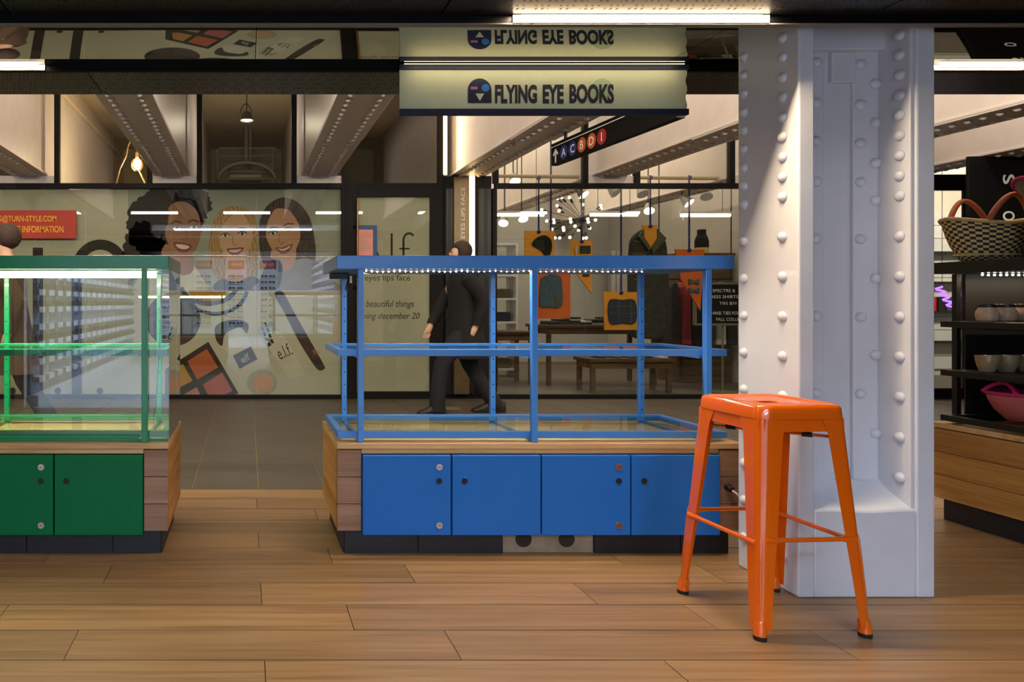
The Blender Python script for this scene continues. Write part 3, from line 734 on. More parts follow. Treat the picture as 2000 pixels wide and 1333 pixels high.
obj('rim', MB().tube([(3.78 + 0.25*math.cos(2*PI*k/40), 3.15 + 0.135*math.sin(2*PI*k/40), zt + 0.30*(1 + 0.22*math.cos(2*PI*k/40)**2)) for k in range(40)], 0.007, 8, closed=True), 'pink_cord', bk2, smooth=True)
bk3 = thing('woven_basket', 'pink woven basket with magenta rim on the lowest level of the black shelf', 'basket', (3.80, 3.32, 0.532))
lathe_uv([(0.08, 0.0), (0.12, 0.004), (0.165, 0.05), (0.19, 0.10), (0.20, 0.135)], 40, 1.0, 0.75, (3.80, 3.32, 0.532), 'weave_pink', 'basket_body', bk3, None, 2.0)
obj('rim', MB().tube([(3.80 + 0.20*math.cos(2*PI*k/40), 3.32 + 0.15*math.sin(2*PI*k/40), 0.667) for k in range(40)], 0.009, 8, closed=True), 'pink_cord', bk3, smooth=True)
obj('handle', MB().tube(arch((3.62, 3.25, 0.667), (3.62, 3.40, 0.667), 0.05, 0.02), 0.01, 8), 'pink_cord', bk3, smooth=True)
# jars and tin bowls
def jar_proto(x, label):
    t = thing('candle_jar', label, 'jar', (x, 3.36, 1.0105), group='cream jars on the black shelf')
    obj('jar_body', MB().lathe([(0.028, 0.0), (0.038, 0.008), (0.043, 0.028), (0.041, 0.05), (0.032, 0.066), (0.032, 0.07)], (x, 3.36, 1.0105), 24), 'jar_cream', t, smooth='auto')
    obj('lid', MB().lathe([(0.034, 0.0705), (0.035, 0.074), (0.035, 0.084), (0.032, 0.087)], (x, 3.36, 1.0105), 24), 'lid_dark', t, smooth='auto')
    return t
j0 = jar_proto(3.60, 'round cream jar with dark lid, leftmost of the row on the shelf')
jl = ['second round cream jar with dark lid from the left on the shelf', 'third round cream jar with dark lid from the left on the shelf', 'round cream jar at the right end of the row on the shelf']
for i in range(3): dup(j0, (3.60 + 0.09*(i+1), 3.36, 1.0105), label=jl[i])
def bowl_proto(x, label):
    t = thing('tin_bowl', label, 'bowl', (x, 3.36, 0.7655), group='tin bowls on the black shelf')
    obj('bowl_body', MB().lathe([(0.022, 0.0), (0.026, 0.002), (0.037, 0.03), (0.043, 0.06), (0.045, 0.082), (0.042, 0.082), (0.036, 0.04)], (x, 3.36, 0.7655), 24), 'bowl_tin', t, smooth='auto')
    obj('contents', MB().lathe([(0.002, 0.0655), (0.039, 0.066), (0.002, 0.0665)], (x, 3.36, 0.7655), 20), 'jar_cream', t)
    return t
b0 = bowl_proto(3.60, 'leftmost tin bowl on the black shelf below the jars')
for i, l in enumerate(('second tin bowl from the left below the jars', 'third tin bowl from the left below the jars', 'tin bowl at the right end of the row below the jars')):
    dup(b0, (3.60 + 0.095*(i+1), 3.36, 0.7655), label=l)

# ================================================================ HANGING SIGNS ON THE CANOPY
def rect_sign(label, x0, x1, y, brand=None, back=None):
    t = thing('hanging_sign', label, 'sign', ((x0 + x1)/2, y, 2.276), group='cream stall signs under the canopy')
    n = 28; front = []; 
    pts = []
    for k in range(n + 1):                       # banner with a wavy free edge at the right
        z = 2.055 + 0.196*k/n
        pts.append((x1 - 0.004 + 0.004*math.sin(k*0.55), z))
    outline = [(x0, 2.055)] + pts + [(x0, 2.251)]
    obj('banner', MB().prism([(a, y - 0.004, b) for a, b in outline], (0, 0.008, 0)), 'sign_cream', t)
    obj('bottom_rail', MB().box(x0 - 0.002, x1 + 0.004, y - 0.014, y + 0.014, 2.027, 2.0565), 'sign_navy', t, 0.002)
    obj('top_rail', MB().box(x0 - 0.002, x1 + 0.004, y - 0.014, y + 0.014, 2.2495, 2.276), 'sign_navy', t, 0.002)
    obj('light_line', MB().box(x0 + 0.02, x1 - 0.02, y - 0.0165, y - 0.0145, 2.2748, 2.2764), 'led_gold', t)
    area('sign_lamp', ((x0 + x1)/2, y - 0.075, 2.262), (math.radians(38), 0, 0), x1 - x0 - 0.1, 0.012, 0.8, WARM)
    return t
YSG = 3.405
sg = rect_sign('cream hanging sign reading FLYING EYE BOOKS under the canopy', 0.752, 2.167, YSG)
def s_at(px, py, y): return W(px, py, y)
for side in (-1, 1):
    y = YSG + side*0.0048
    rot = (PI/2, 0, 0) if side < 0 else (PI/2, 0, PI)
    cx = (0.752 + 2.167)/2
    def X(px):                                    # distance along the banner, mirrored on its back
        x = (px - VX)*YSG/F; return x if side < 0 else 2*cx - x
    Z = lambda py: CH - (py - VY)*YSG/F
    def flat(name, pts, mat, dy):
        obj(name, MB().poly([(X(a), y + side*dy, Z(c)) for a, c in pts]), mat, sg)
    flat('sign_spot', arc(1175, 176, 22, 22, 0, 360, 32)[:-1], 'sign_mint', 0.0002)
    text('lettering', 'FLYING', 'sign_ink', (X(966), y + side*0.0008, Z(203)), 82*YSG/F, 37*YSG/F, rot=rot, parent=sg, bold=0.045)
    text('lettering', 'EYE', 'sign_ink', (X(1059), y + side*0.0008, Z(203)), 41*YSG/F, 37*YSG/F, rot=rot, parent=sg, bold=0.045)
    text('lettering', 'BOOKS', 'sign_ink', (X(1111), y + side*0.0008, Z(203)), 87*YSG/F, 38*YSG/F, rot=rot, parent=sg, bold=0.045)
    flat('emblem', [(913, 202), (913, 174)] + arc(936, 177, 23, 23, 180, 360, 24) + [(959.5, 202)], 'sign_navy', 0.0006)
    flat('emblem_bar', [(918.5, 170), (932, 170), (932, 175.5), (918.5, 175.5)], 'sign_pink', 0.0012)
    flat('emblem_eye', arc(947.5, 172.5, 7.6, 7.6, 0, 360, 24)[:-1], 'sign_blue', 0.0012)
    flat('emblem_beak', [(928, 183.5), (945, 183.5), (936.5, 198)], 'sign_cream', 0.0012)
s2 = rect_sign('cream hanging sign under the canopy at the left, seen only as a reversed reflection', -4.3, -2.9, YSG)
text('lettering', 'ONLY POSH', 'ink_dark', (-3.1, YSG + 0.0055, 2.10), 1.0, 0.10, rot=(PI/2, 0, PI), parent=s2)
s3 = rect_sign('cream hanging sign under the canopy at the right, seen only as a reversed reflection', 4.0, 5.4, YSG)
text('lettering', 'WOVEN', 'ink_dark', (5.25, YSG + 0.0055, 2.10), 0.95, 0.10, rot=(PI/2, 0, PI), parent=s3, spacing=1.3)


# ================================================================ RIVETED COLUMN
cl = thing('riveted_column', 'white painted riveted steel column standing beside the orange stool', 'column', (2.315, 2.74, 0))
TOP = 2.318
obj('flange', MB().box(2.06, 2.12, 2.58, 2.90, 0, TOP), 'column_white', cl, 0.007, seg=3)
obj('flange', MB().box(2.50, 2.57, 2.58, 2.90, 0, TOP), 'column_white', cl, 0.007, seg=3)
obj('web', MB().box(2.119, 2.501, 2.735, 2.755, 0, TOP), 'column_white', cl)
obj('angle_iron', MB().box(2.119, 2.275, 2.722, 2.7352, 0, TOP), 'column_white', cl, 0.004)
obj('angle_iron', MB().box(2.387, 2.4995, 2.720, 2.7352, 0, TOP).box(2.484, 2.5005, 2.588, 2.7205, 0, TOP), 'column_white', cl, 0.004)
obj('gusset_plate', MB().box(2.30, 2.395, 2.716, 2.7352, 1.97, 2.09), 'column_white', cl, 0.004)
obj('cap_plate', MB().box(2.1195, 2.4995, 2.690, 2.7352, 2.09, TOP), 'column_white', cl, 0.005)
# poured base between the flanges with a sloping, worn top
bs = MB(); n = 10; front = []; back = []
def zt_(u): return 0.325 + 0.003*math.sin(u*9) 
rg = []
for i in range(n + 1):
    u = i/n; x = 2.1195 + (2.5005 - 2.1195)*u
    rg.append([(x, 2.5805, 0), (x, 2.5805, zt_(u)), (x, 2.60, zt_(u) + 0.012), (x, 2.66, zt_(u) + 0.03 + 0.02*abs(u - .4)), (x, 2.705, 0.385 + 0.03*abs(math.cos(u*5))), (x, 2.7345, 0.42 + 0.03*math.sin(u*7)), (x, 2.7345, 0)])
bs.loft(rg)
obj('poured_base', bs, 'column_white', cl, 0.006, smooth='auto')
rp = MB().lathe([(0.0205, 0.0), (0.020, 0.004), (0.0165, 0.011), (0.0095, 0.0155), (0.003, 0.0168)], n=18)
rme = bpy.data.meshes.new('rivet'); rme.from_pydata(rp.v, [], rp.f); rme.materials.append(M['column_white'])
rme.polygons.foreach_set('use_smooth', [True]*len(rme.polygons))
hs_all = [1.509 + 0.0765*k for k in range(1, 9)] + [1.509] + [1.509 - 0.153*k for k in range(1, 10)]
for z in hs_all:
    for y in (2.862, 2.655):
        inst('rivet', rme, (2.0605, y, z), (0, -PI/2, 0), cl)
    if z > 0.37: inst('rivet', rme, (2.4845, 2.628, z), (0, -PI/2, 0), cl)
zz = 1.578; 
for k in range(-7, 5):
    z = 1.545 + 0.154*k if k >= 0 else None
def web_rivets(x, pys, y):
    for py in pys:
        inst('rivet', rme, (x, y, CH - (py - VY)*y/F), (PI/2, 0, 0), cl)
web_rivets((1709 - VX)*2.72/F, (88, 164, 240, 319, 392, 544, 694, 847), 2.7205)
web_rivets((1680 - VX)*2.72/F, (126, 204, 280, 356, 467, 620, 770), 2.7205)
web_rivets((1594 - VX)*2.722/F, (122, 201, 276, 355, 467, 618, 769), 2.7225)
web_rivets((1632 - VX)*2.716/F, (93,), 2.7165)

# ================================================================ ORANGE STOOL
SX, SY = 1.848, 2.452
stl = thing('bar_stool', 'glossy orange metal bar stool in front of the white column', 'stool', (SX, SY, 0))
def rrect(h, r, z, n=8):
    p = []
    for q, (sx, sy) in enumerate(((1, 1), (-1, 1), (-1, -1), (1, -1))):
        for i in range(n + 1):
            a = PI/2*q + PI/2*i/n
            p.append((SX + sx*(h - r) + r*math.cos(a), SY + sy*(h - r) + r*math.sin(a), z))
    return p
H = 0.760
rings = [rrect(0.154, 0.04, H - 0.048), rrect(0.1555, 0.042, H - 0.046), rrect(0.153, 0.042, H - 0.012), rrect(0.150, 0.042, H - 0.004), rrect(0.145, 0.041, H), rrect(0.139, 0.039, H), rrect(0.134, 0.036, H - 0.003), rrect(0.130, 0.034, H - 0.0065)]
m_ = len(rings[0])
def oval(a, b, z):
    out = []
    for p in rings[-1]:
        t = math.atan2((p[1] - SY)/0.13, (p[0] - SX)/0.13)
        out.append((SX + a*math.cos(t), SY + b*math.sin(t), z))
    return out
rings += [rrect(0.115, 0.034, H - 0.0072), oval(0.052, 0.040, H - 0.008), oval(0.047, 0.036, H - 0.011), oval(0.047, 0.036, H - 0.030)]
ob = obj('seat', MB().loft(rings, True, False, False), 'orange_paint', stl, smooth='auto')
so = ob.modifiers.new('thick', 'SOLIDIFY'); so.thickness = 0.0018; so.offset = -1
for q in range(4):                                       # aprons between the legs
    c, s = math.cos(PI/2*q), math.sin(PI/2*q)
    pr = [(-0.14, -0.1515, H - 0.088), (0.14, -0.1515, H - 0.088), (0.14, -0.150, H - 0.046), (-0.14, -0.150, H - 0.046)]
    mb = MB().prism([(SX + x*c - y*s, SY + x*s + y*c, z) for x, y, z in pr], Vector((-0.0, 0.002, 0)) if False else Vector((-s*0.002*-1*-1, c*0.002, 0)))
    obj('apron', mb, 'orange_paint', stl)
def legline(z): return 0.1535 + (H - 0.048 - z) / (H - 0.048 - 0.03) * 0.043
for sx in (-1, 1):
    for sy in (-1, 1):
        rg = []
        for i in range(15):
            z = (H - 0.047) + (0.032 - (H - 0.047)) * i / 14
            c = legline(z); u = i/14
            w = 0.080 * (1 - u) + 0.041 * u
            if i == 0: w = 0.092
            r = 0.034 - 0.012*u; th = 0.0022
            out = [(c - w, c)] + [(c - r + r*math.sin(PI/2*k/6), c - r + r*math.cos(PI/2*k/6)) for k in range(7)] + [(c, c - w)]
            ri = r - th
            inn = [(c - th, c - w)] + [(c - r + ri*math.sin(PI/2*k/6), c - r + ri*math.cos(PI/2*k/6)) for k in range(6, -1, -1)] + [(c - w, c - th)]
            ring = [(SX + sx*x, SY + sy*y, z) for x, y in out + inn]
            rg.append(ring if sx*sy > 0 else ring[::-1])
        leg = obj('leg', MB().loft(rg), 'orange_paint', stl, smooth='auto')
        # pressed rib down the lower corner of the leg
        rb = []
        for z, wd in ((0.335, 0.004), (0.32, 0.010), (0.25, 0.0105), (0.15, 0.0105), (0.115, 0.010), (0.10, 0.003)):
            c = legline(z) - 0.0088; d = 0.7071
            rb.append((SX + sx*(c), SY + sy*(c), z))
        obj('leg_rib', MB().tube(rb, [0.002, 0.0050, 0.0055, 0.0055, 0.0050, 0.002], 8), 'orange_paint', leg, smooth='auto')
        c0 = legline(0.05) - 0.0165; c1 = legline(0.012) - 0.0155
        obj('ferrule', MB().tube([(SX + sx*c0, SY + sy*c0, 0.06), (SX + sx*(c0 + .001), SY + sy*(c0 + .001), 0.05), (SX + sx*c1, SY + sy*c1, 0.013)], [0.015, 0.0175, 0.019], 18), 'orange_paint', leg, smooth='auto')
        obj('foot_pad', MB().tube([(SX + sx*c1, SY + sy*c1, 0.0135), (SX + sx*c1, SY + sy*c1, 0.0)], [0.0195, 0.0185], 18), 'rubber', leg, smooth='auto')
def flatbar(p0, p1, name, r=0.0078):
    p0, p1 = Vector(p0), Vector(p1)
    pts = [p0.lerp(p1, t) for t in (0, 0.10, 0.16, 0.5, 0.84, 0.90, 1)]
    o = obj(name, MB().tube(pts, [r*1.5, r*1.45, r, r, r, r*1.45, r*1.5], 12), 'orange_paint', stl, smooth='auto')
for q in range(4):
    z = 0.306 if q % 2 else 0.320
    c = legline(z) - 0.006; a, bq = ((-1, -1), (1, -1), (1, 1), (-1, 1))[q], ((1, -1), (1, 1), (-1, 1), (-1, -1))[q]
    e = 0.014
    A = Vector((SX + a[0]*c, SY + a[1]*c, z)); B = Vector((SX + bq[0]*c, SY + bq[1]*c, z)); d = (B - A).normalized()*e
    flatbar(A + d, B - d, 'footrest')
for s in (-1, 1):
    z = H - 0.098 - (0.013 if s > 0 else 0); c = legline(z) - 0.012
    A = Vector((SX - c, SY + s*c, z)); B = Vector((SX + c, SY - s*c, z))
    br = obj('cross_brace', MB().cyl(A, B, 0.0055, n=10), 'orange_paint', stl, smooth='auto')
    for P_, Q_ in ((A, B), (B, A)):
        d = (Q_ - P_).normalized()
        obj('rubber_sleeve', MB().cyl(P_ + d*0.083, P_ + d*0.112, 0.009, n=12), 'rubber', br, smooth='auto')
stl.rotation_euler = (0, 0, math.radians(3.5))

# ================================================================ POSTER IN THE CLOSED SHOP'S WINDOW
YP = 8.03
ps = thing('window_poster', 'large printed poster of three smiling women and cosmetics behind the left shop window', 'poster', (-1.5, YP, 0.046))
obj('sheet', MB().box(-5.0, 1.088, YP, YP + 0.02, 0.046, 2.424), 'poster_paper', ps)
_lay = [0]
def pp(name, pts, mat, lay):
    y = YP - 0.0006*lay
    return obj(name, MB().poly([W(a, b_, y) for a, b_ in pts]), mat, ps)
def ell(cx, cy, rx, ry, rot=0, n=28, jit=0.0):
    c, s = math.cos(math.radians(rot)), math.sin(math.radians(rot)); out = []
    for k in range(n):
        a = 2*PI*k/n; j = 1 + (random.uniform(-jit, jit) if jit else 0)
        x, y = rx*j*math.cos(a), ry*j*math.sin(a); out.append((cx + x*c - y*s, cy + x*s + y*c))
    return out
def curve(pts, n=8):
    """smooth closed outline through the points (Catmull-Rom)"""
    out = []; N_ = len(pts)
    for i in range(N_):
        p0, p1, p2, p3 = pts[i-1], pts[i], pts[(i+1) % N_], pts[(i+2) % N_]
        for k in range(n):
            t = k/n; out.append(tuple(0.5*((2*p1[d]) + (-p0[d]+p2[d])*t + (2*p0[d]-5*p1[d]+4*p2[d]-p3[d])*t*t + (-p0[d]+3*p1[d]-3*p2[d]+p3[d])*t**3) for d in (0, 1)))
    return out
def pstroke(name, pts, w, mat, lay):
    o = strokes(pts, w, mat, ps, YP - 0.0006*lay, name); return o
pp('backdrop', [(250, 371), (667, 371), (667, 568), (250, 568)], 'poster_shade', 1)
# big letters beside the women
pp('letter', [(64, 484), (84, 484), (84, 772), (64, 772)], 'ink_dark', 2)
pstroke('letter', [(150, 770), (150, 545)] + arc(196, 528, 46, 50, 180, 345, 20), 20, 'ink_dark', 2)
for cx in (25, 113, 195): pp('letter_dot', ell(cx, 764, 6.5, 6.5), 'ink_dark', 2)
# woman 1: dark curls
pp('hair', ell(322, 440, 74, 76, 0, 90, 0.06), 'hair_black', 2)
pp('hair', ell(375, 400, 38, 36, 0, 60, 0.10), 'hair_black', 2)
pp('hair', ell(280, 490, 40, 60, 10, 60, 0.09), 'hair_black', 2)
pp('clothing', curve([(268, 568), (290, 520), (330, 505), (372, 515), (396, 545), (402, 568)], 4), 'print_white', 3)
pp('neck', curve([(322, 478), (375, 495), (372, 535), (318, 530)], 4), 'skin_deep', 4)
pp('face', curve([(332, 402), (360, 394), (384, 412), (392, 440), (390, 470), (378, 494), (362, 503), (342, 494), (326, 470), (320, 434)], 5), 'skin_deep', 5)
pp('hair', ell(312, 425, 18, 40, 8, 50, 0.12), 'hair_black', 6)
for cx, cy, r_ in ((345, 446, 4), (378, 444, 1)):
    pp('eye', curve([(cx - 9, cy), (cx, cy - 4), (cx + 9, cy + 1), (cx, cy + 3.5)], 4), 'teeth', 6); pp('iris', ell(cx + 1, cy, 3.4, 3.4), 'eye_dark', 7)
    pstroke('eyelid', [(cx - 10, cy), (cx - 3, cy - 4.2), (cx + 4, cy - 4.2), (cx + 10, cy + 1)], 1.6, 'eye_dark', 8)
    pstroke('eyebrow', [(cx - 11, cy - 9), (cx - 2, cy - 14), (cx + 11, cy - 10)], 3, 'eye_dark', 6)
pstroke('nose', [(362, 448), (366, 465), (360, 470), (354, 468)], 1.8, 'nose_line', 6)
pp('lips', curve([(338, 475), (354, 474), (374, 480), (366, 493), (350, 492)], 5), 'lips', 6); pp('teeth', curve([(343, 478), (356, 478), (370, 482), (362, 487), (350, 485)], 4), 'teeth', 7)
# woman 2: blond
pp('hair', curve([(412, 520), (408, 480), (414, 440), (430, 412), (458, 403), (488, 412), (502, 440), (504, 480), (500, 540), (470, 560), (440, 560), (425, 545)], 5), 'hair_blond', 8)
pp('neck', [(442, 490), (478, 490), (484, 545), (440, 545)], 'skin_fair', 9)
pp('clothing', curve([(420, 568), (432, 545), (460, 552), (492, 540), (512, 552), (516, 568)], 4), 'print_black', 10)
pp('face', curve([(436, 424), (460, 416), (484, 426), (494, 452), (490, 482), (476, 502), (460, 508), (444, 500), (430, 478), (428, 448)], 5), 'skin_fair', 11)
pp('hair', curve([(426, 470), (422, 430), (446, 408), (470, 410), (448, 424), (434, 445)], 5), 'hair_blond', 12)
pp('hair', curve([(470, 410), (494, 424), (503, 470), (498, 510), (494, 460), (484, 432)], 5), 'hair_blond', 12)
for cx, cy in ((440, 460), (473, 457)):
    pp('eye', curve([(cx - 8, cy), (cx, cy - 3.5), (cx + 8, cy), (cx, cy + 3)], 4), 'teeth', 12); pp('iris', ell(cx, cy, 3, 3), 'eye_dark', 13)
    pstroke('eyelid', [(cx - 9, cy), (cx - 3, cy - 4), (cx + 4, cy - 4), (cx + 9, cy)], 2.2, 'eye_dark', 14)
    pstroke('eyebrow', [(cx - 10, cy - 9), (cx - 1, cy - 12), (cx + 10, cy - 9)], 2.2, 'hair_brown', 12)
pstroke('nose', [(455, 460), (455, 476), (459, 480), (465, 477)], 1.3, 'nose_line', 12)
pp('lips', curve([(443, 487), (456, 485), (476, 484), (466, 497), (452, 498)], 5), 'lips', 12); pp('teeth', curve([(447, 489), (458, 488), (472, 487), (463, 493), (452, 493)], 4), 'teeth', 13)
# woman 3: straight brown hair
pp('hair', curve([(506, 470), (508, 430), (524, 400), (552, 386), (582, 396), (604, 424), (614, 465), (616, 505), (600, 520), (560, 500), (530, 520), (512, 510)], 5), 'hair_brown', 15)
pp('clothing', curve([(498, 568), (520, 545), (545, 525), (590, 505), (625, 515), (648, 545), (660, 568)], 4), 'print_lilac', 16)
pp('clothing', curve([(505, 568), (514, 530), (530, 505), (552, 520), (540, 568)], 4), 'print_black', 17)
pp('neck', curve([(530, 490), (575, 480), (572, 520), (540, 530)], 4), 'skin_rose', 17)
pp('face', curve([(520, 425), (540, 408), (566, 412), (584, 436), (586, 466), (574, 492), (556, 504), (538, 496), (524, 474), (516, 448)], 5), 'skin_rose', 18)
pp('hair', curve([(512, 460), (510, 426), (530, 398), (546, 394), (534, 412), (522, 436), (518, 470)], 5), 'hair_brown', 19)
pp('hair', curve([(546, 394), (576, 402), (596, 440), (598, 490), (588, 480), (584, 440), (566, 412)], 5), 'hair_brown', 19)
for cx, cy in ((533, 456), (563, 449)):
    pp('eye', curve([(cx - 8, cy + 1), (cx, cy - 3.5), (cx + 8, cy - 1), (cx, cy + 3)], 4), 'teeth', 19); pp('iris', ell(cx, cy, 3, 3), 'eye_dark', 20)
    pstroke('eyelid', [(cx - 9, cy + 1), (cx - 3, cy - 4), (cx + 4, cy - 4.5), (cx + 9, cy - 1)], 2, 'eye_dark', 21)
    pstroke('eyebrow', [(cx - 10, cy - 7), (cx - 1, cy - 12), (cx + 11, cy - 11)], 2.6, 'eye_dark', 19)
pstroke('nose', [(546, 456), (545, 472), (549, 477), (556, 473)], 1.3, 'nose_line', 19)
pp('lips', curve([(538, 484), (552, 484), (572, 476), (564, 492), (550, 496)], 5), 'lips', 19); pp('teeth', curve([(542, 486), (554, 486), (568, 480), (560, 488), (550, 490)], 4), 'teeth', 20)
# cosmetics
pp('lower_sheet', [(250, 568), (667, 568), (667, 774), (250, 774)], 'poster_paper', 22)
pp('compact', ell(338, 625, 54, 52), 'print_plum', 23)
pstroke('mirror_ring', arc(420, 565, 62, 48, 5, 175, 26), 7, 'print_black', 23)
pstroke('mirror_ring', arc(408, 555, 55, 38, 5, 170, 24), 9, 'print_plum', 24)
pp('mirror_glass', arc(405, 568, 36, 22, 0, 180, 16), 'print_mustard', 23)
def rot2(cx, cy, pts, a):
    c, s = math.cos(math.radians(a)), math.sin(math.radians(a)); return [(cx + x*c - y*s, cy + x*s + y*c) for x, y in pts]
q = lambda x0, y0, x1, y1: [(x0, y0), (x1, y0), (x1, y1), (x0, y1)]
pal = (388, 738)
cl4 = [(407, 668), (466, 769), (455, 773), (322, 773), (322, 722)]
pp('palette', cl4, 'print_black', 24)
pp('colour_pan', [(366, 706), (404, 682), (426, 718), (385, 742)], 'print_coral', 25)
pp('colour_pan', [(338, 724), (357, 711), (376, 744), (350, 758), (334, 758)], 'print_mustard', 25)
pp('colour_pan', [(396, 752), (434, 728), (454, 764), (436, 772.5), (407, 772.5)], 'print_pink', 25)
pp('colour_pan', [(360, 770), (384, 757), (392, 772.5), (360, 772.5)], 'print_rose', 25)
pp('brush_hair', curve([(420, 650), (424, 636), (440, 628), (468, 627), (484, 634), (484, 662), (492, 680), (462, 698), (440, 684), (424, 668)], 4), 'print_white', 24)
pp('brush_hair', curve([(420, 655), (421, 638), (440, 627), (470, 626), (485, 634), (482, 652), (470, 640), (450, 646), (438, 656), (434, 676), (424, 668)], 4), 'hair_black', 25)
pp('brush_block', [(455, 695), (490, 677), (503, 702), (468, 721)], 'print_black', 26)
def ptext(body, cx, cy, w, h, mat, ang, lay, **k):
    y = YP - 0.0006*lay
    x_, _, z_ = W(cx, cy, y)
    o = text('lettering', body, mat, (x_, y, z_), w*y/F, h*y/F, rot=(PI/2, math.radians(ang), 0), parent=ps, align='CENTER', **k); return o
ptext('elf', 482, 706, 17, 14, 'print_white', -28, 27)
pp('bottle_cap_shadow', rot2(530, 660, q(-17, -28, 17, 28), -28), 'print_glass', 24)
pp('bottle', curve([(518, 664), (548, 650), (590, 720), (592, 733), (572, 738), (560, 732)], 4), 'print_white', 25)
for k in range(4):
    pp('bottle_stripe', rot2(519 + 4*k, 634 + 11*k, q(-1.5 - .4*k, -4.5, 1.5 + .4*k, 4.5), -28), 'print_black', 26); pp('bottle_stripe', rot2(513 + 4*k, 643 + 10*k, q(-1.5 - .8*k, -4, 1.5 + .8*k, 4), -28), 'print_black', 26)
ptext('e.l.f.', 560, 698, 28, 25, 'print_black', -24, 27)
pp('long_brush', curve([(536, 575), (552, 570), (572, 606), (598, 652), (632, 712), (633, 721), (624, 724), (612, 712), (582, 664), (556, 612)], 4), 'print_plum', 26)
ptext('elf', 612, 690, 11, 12, 'print_rose', 62, 28)
pp('cream_jar', ell(512, 748, 30, 25.5), 'print_glass', 26); pp('cream', ell(513, 749, 21, 20), 'print_peach', 27)

# red notice on the window
rs = thing('red_sign', 'red window sign with yellow lettering about information at the upper left', 'sign', (-3.0, YS + 0.006, 1.85))
yr = YS + 0.004
obj('sign_panel', MB().box(pxx(-60, yr), pxx(149, yr), yr, yr + 0.012, W(0, 466, yr)[2], W(0, 411, yr)[2]), 'red_sign', rs)
text('lettering', 'G@TURN-STYLE.COM', 'yellow_ink', (pxx(110, yr), yr - 0.001, W(0, 436, yr)[2]), 114*yr/F, 15*yr/F, parent=rs, align='RIGHT', bold=0.012)
text('lettering', 'FOR MORE INFORMATION', 'yellow_ink', (pxx(124, yr), yr - 0.001, W(0, 454.5, yr)[2]), 142*yr/F, 13*yr/F, parent=rs, align='RIGHT', bold=0.012)

# ================================================================ ABOVE THE TRANSOM: PENDANT, WORK LAMP, PIPES
pd = thing('pendant_lamp', 'small dome pendant lamp hanging behind the high window in the centre left', 'lamp', W(482, 236, 9.0))
x_, y_, z_ = W(482, 236, 9.0)
obj('lamp_shade', MB().lathe([(0.085, 0.0), (0.085, 0.01), (0.075, 0.07), (0.05, 0.11), (0.02, 0.125)], (x_, y_, z_), 24, cap=False), 'dark_metal', pd, smooth='auto')
obj('bulb_disc', MB().lathe([(0.005, 0.012), (0.078, 0.014), (0.005, 0.016)], (x_, y_, z_), 20), 'bulb_white', pd)
obj('cord', MB().tube([(x_, y_, z_ + 0.12), (x_, y_, 3.99)], 0.008, 6), 'dark_metal', pd)
obj('cable_loop', MB().tube(arch((x_ - 0.09, y_, z_ + 0.1), (x_ + 0.07, y_, z_ + 0.1), 0.12), 0.007, 6), 'dark_metal', pd)
point('pendant_point', (x_, y_, z_ - 0.05), 14, WARMW, 0.06)
wl = thing('work_lamp', 'caged bare bulb glowing warm on a hanging cord behind the high window at the left', 'lamp', W(268, 322, 8.8))
x_, y_, z_ = W(268, 322, 8.8)
obj('bulb_glass', MB().lathe([(0.012, -0.062), (0.04, -0.045), (0.056, 0.0), (0.045, 0.045), (0.02, 0.075), (0.018, 0.09)], (x_, y_, z_), 18), 'bulb', wl, smooth=True)
for k in range(6):
    a = PI*k/6
    obj('cage_wire', MB().tube([(x_ + 0.075*math.cos(a)*math.cos(t), y_ + 0.075*math.sin(a)*math.cos(t), z_ + 0.085*math.sin(t)) for t in [2*PI*i/16 for i in range(16)]], 0.003, 5, closed=True), 'brass', wl)
obj('socket', MB().cyl((x_, y_, z_ + 0.09), (x_, y_, z_ + 0.16), 0.025), 'brass', wl)
obj('cord', MB().tube([(x_, y_, z_ + 0.16), (x_, y_, 3.99)], 0.006, 6), 'cable_tan', wl)
cb = thing('slack_cable', 'tan cable hanging slack beside the caged bulb', 'cable', W(245, 300, 8.6))
obj('cable_run', MB().tube([W(226, 362, 8.6), W(234, 330, 8.6), W(246, 305, 8.6), W(250, 285, 8.6), W(256, 272, 8.6)], 0.010, 6), 'cable_tan', cb)
obj('cable_run', MB().tube([W(270, 330, 8.75), W(277, 345, 8.75), W(285, 362, 8.75)], 0.010, 6), 'cable_tan', cb)
point('work_point', (x_ - 0.05, y_ - 0.12, z_ - 0.05), 45, (1.0, 0.76, 0.48), 0.06)
cd = thing('wall_conduit', 'thin conduit pipe running along the wall behind the high left window', 'pipe', W(200, 240, 10.5))
obj('pipe_run', MB().tube([(-2.29, 8.2, 3.7), (-2.29, 12.5, 3.78)], 0.03, 8), 'wall_cream', cd, smooth='auto')
pr_ = thing('pipe_rack', 'rack of dark pipes and ducts under the ceiling seen through the high centre window', 'pipes', W(490, 340, 10.6))
for a, b_, r in (((428, 290), (540, 290), .02), ((430, 305), (545, 305), .018), ((424, 292), (424, 362), .02), ((533, 292), (533, 362), .02), ((481, 250), (481, 340), .03), ((489, 250), (489, 340), .02), ((445, 336), (530, 336), .03), ((445, 350), (530, 350), .025), ((500, 322), (520, 318), .02)):
    obj('pipe', MB().cyl(W(a[0], a[1], 10.6), W(b_[0], b_[1], 10.6), r, n=8), 'pipe_grey', pr_, smooth='auto')
vx0, _, vz0 = W(448, 348, 10.5); vx1, _, vz1 = W(512, 326, 10.5)
obj('duct', MB().box(vx0, vx1, 10.62, 10.9, vz0, vz1), 'lamp_grey', pr_, 0.01)
obj('curved_pipe', MB().tube([W(a, c, 10.4) for a, c in arc(482, 352, 56, 34, 180, 360, 18)], 0.03, 8), 'pipe_grey', pr_, smooth=True)
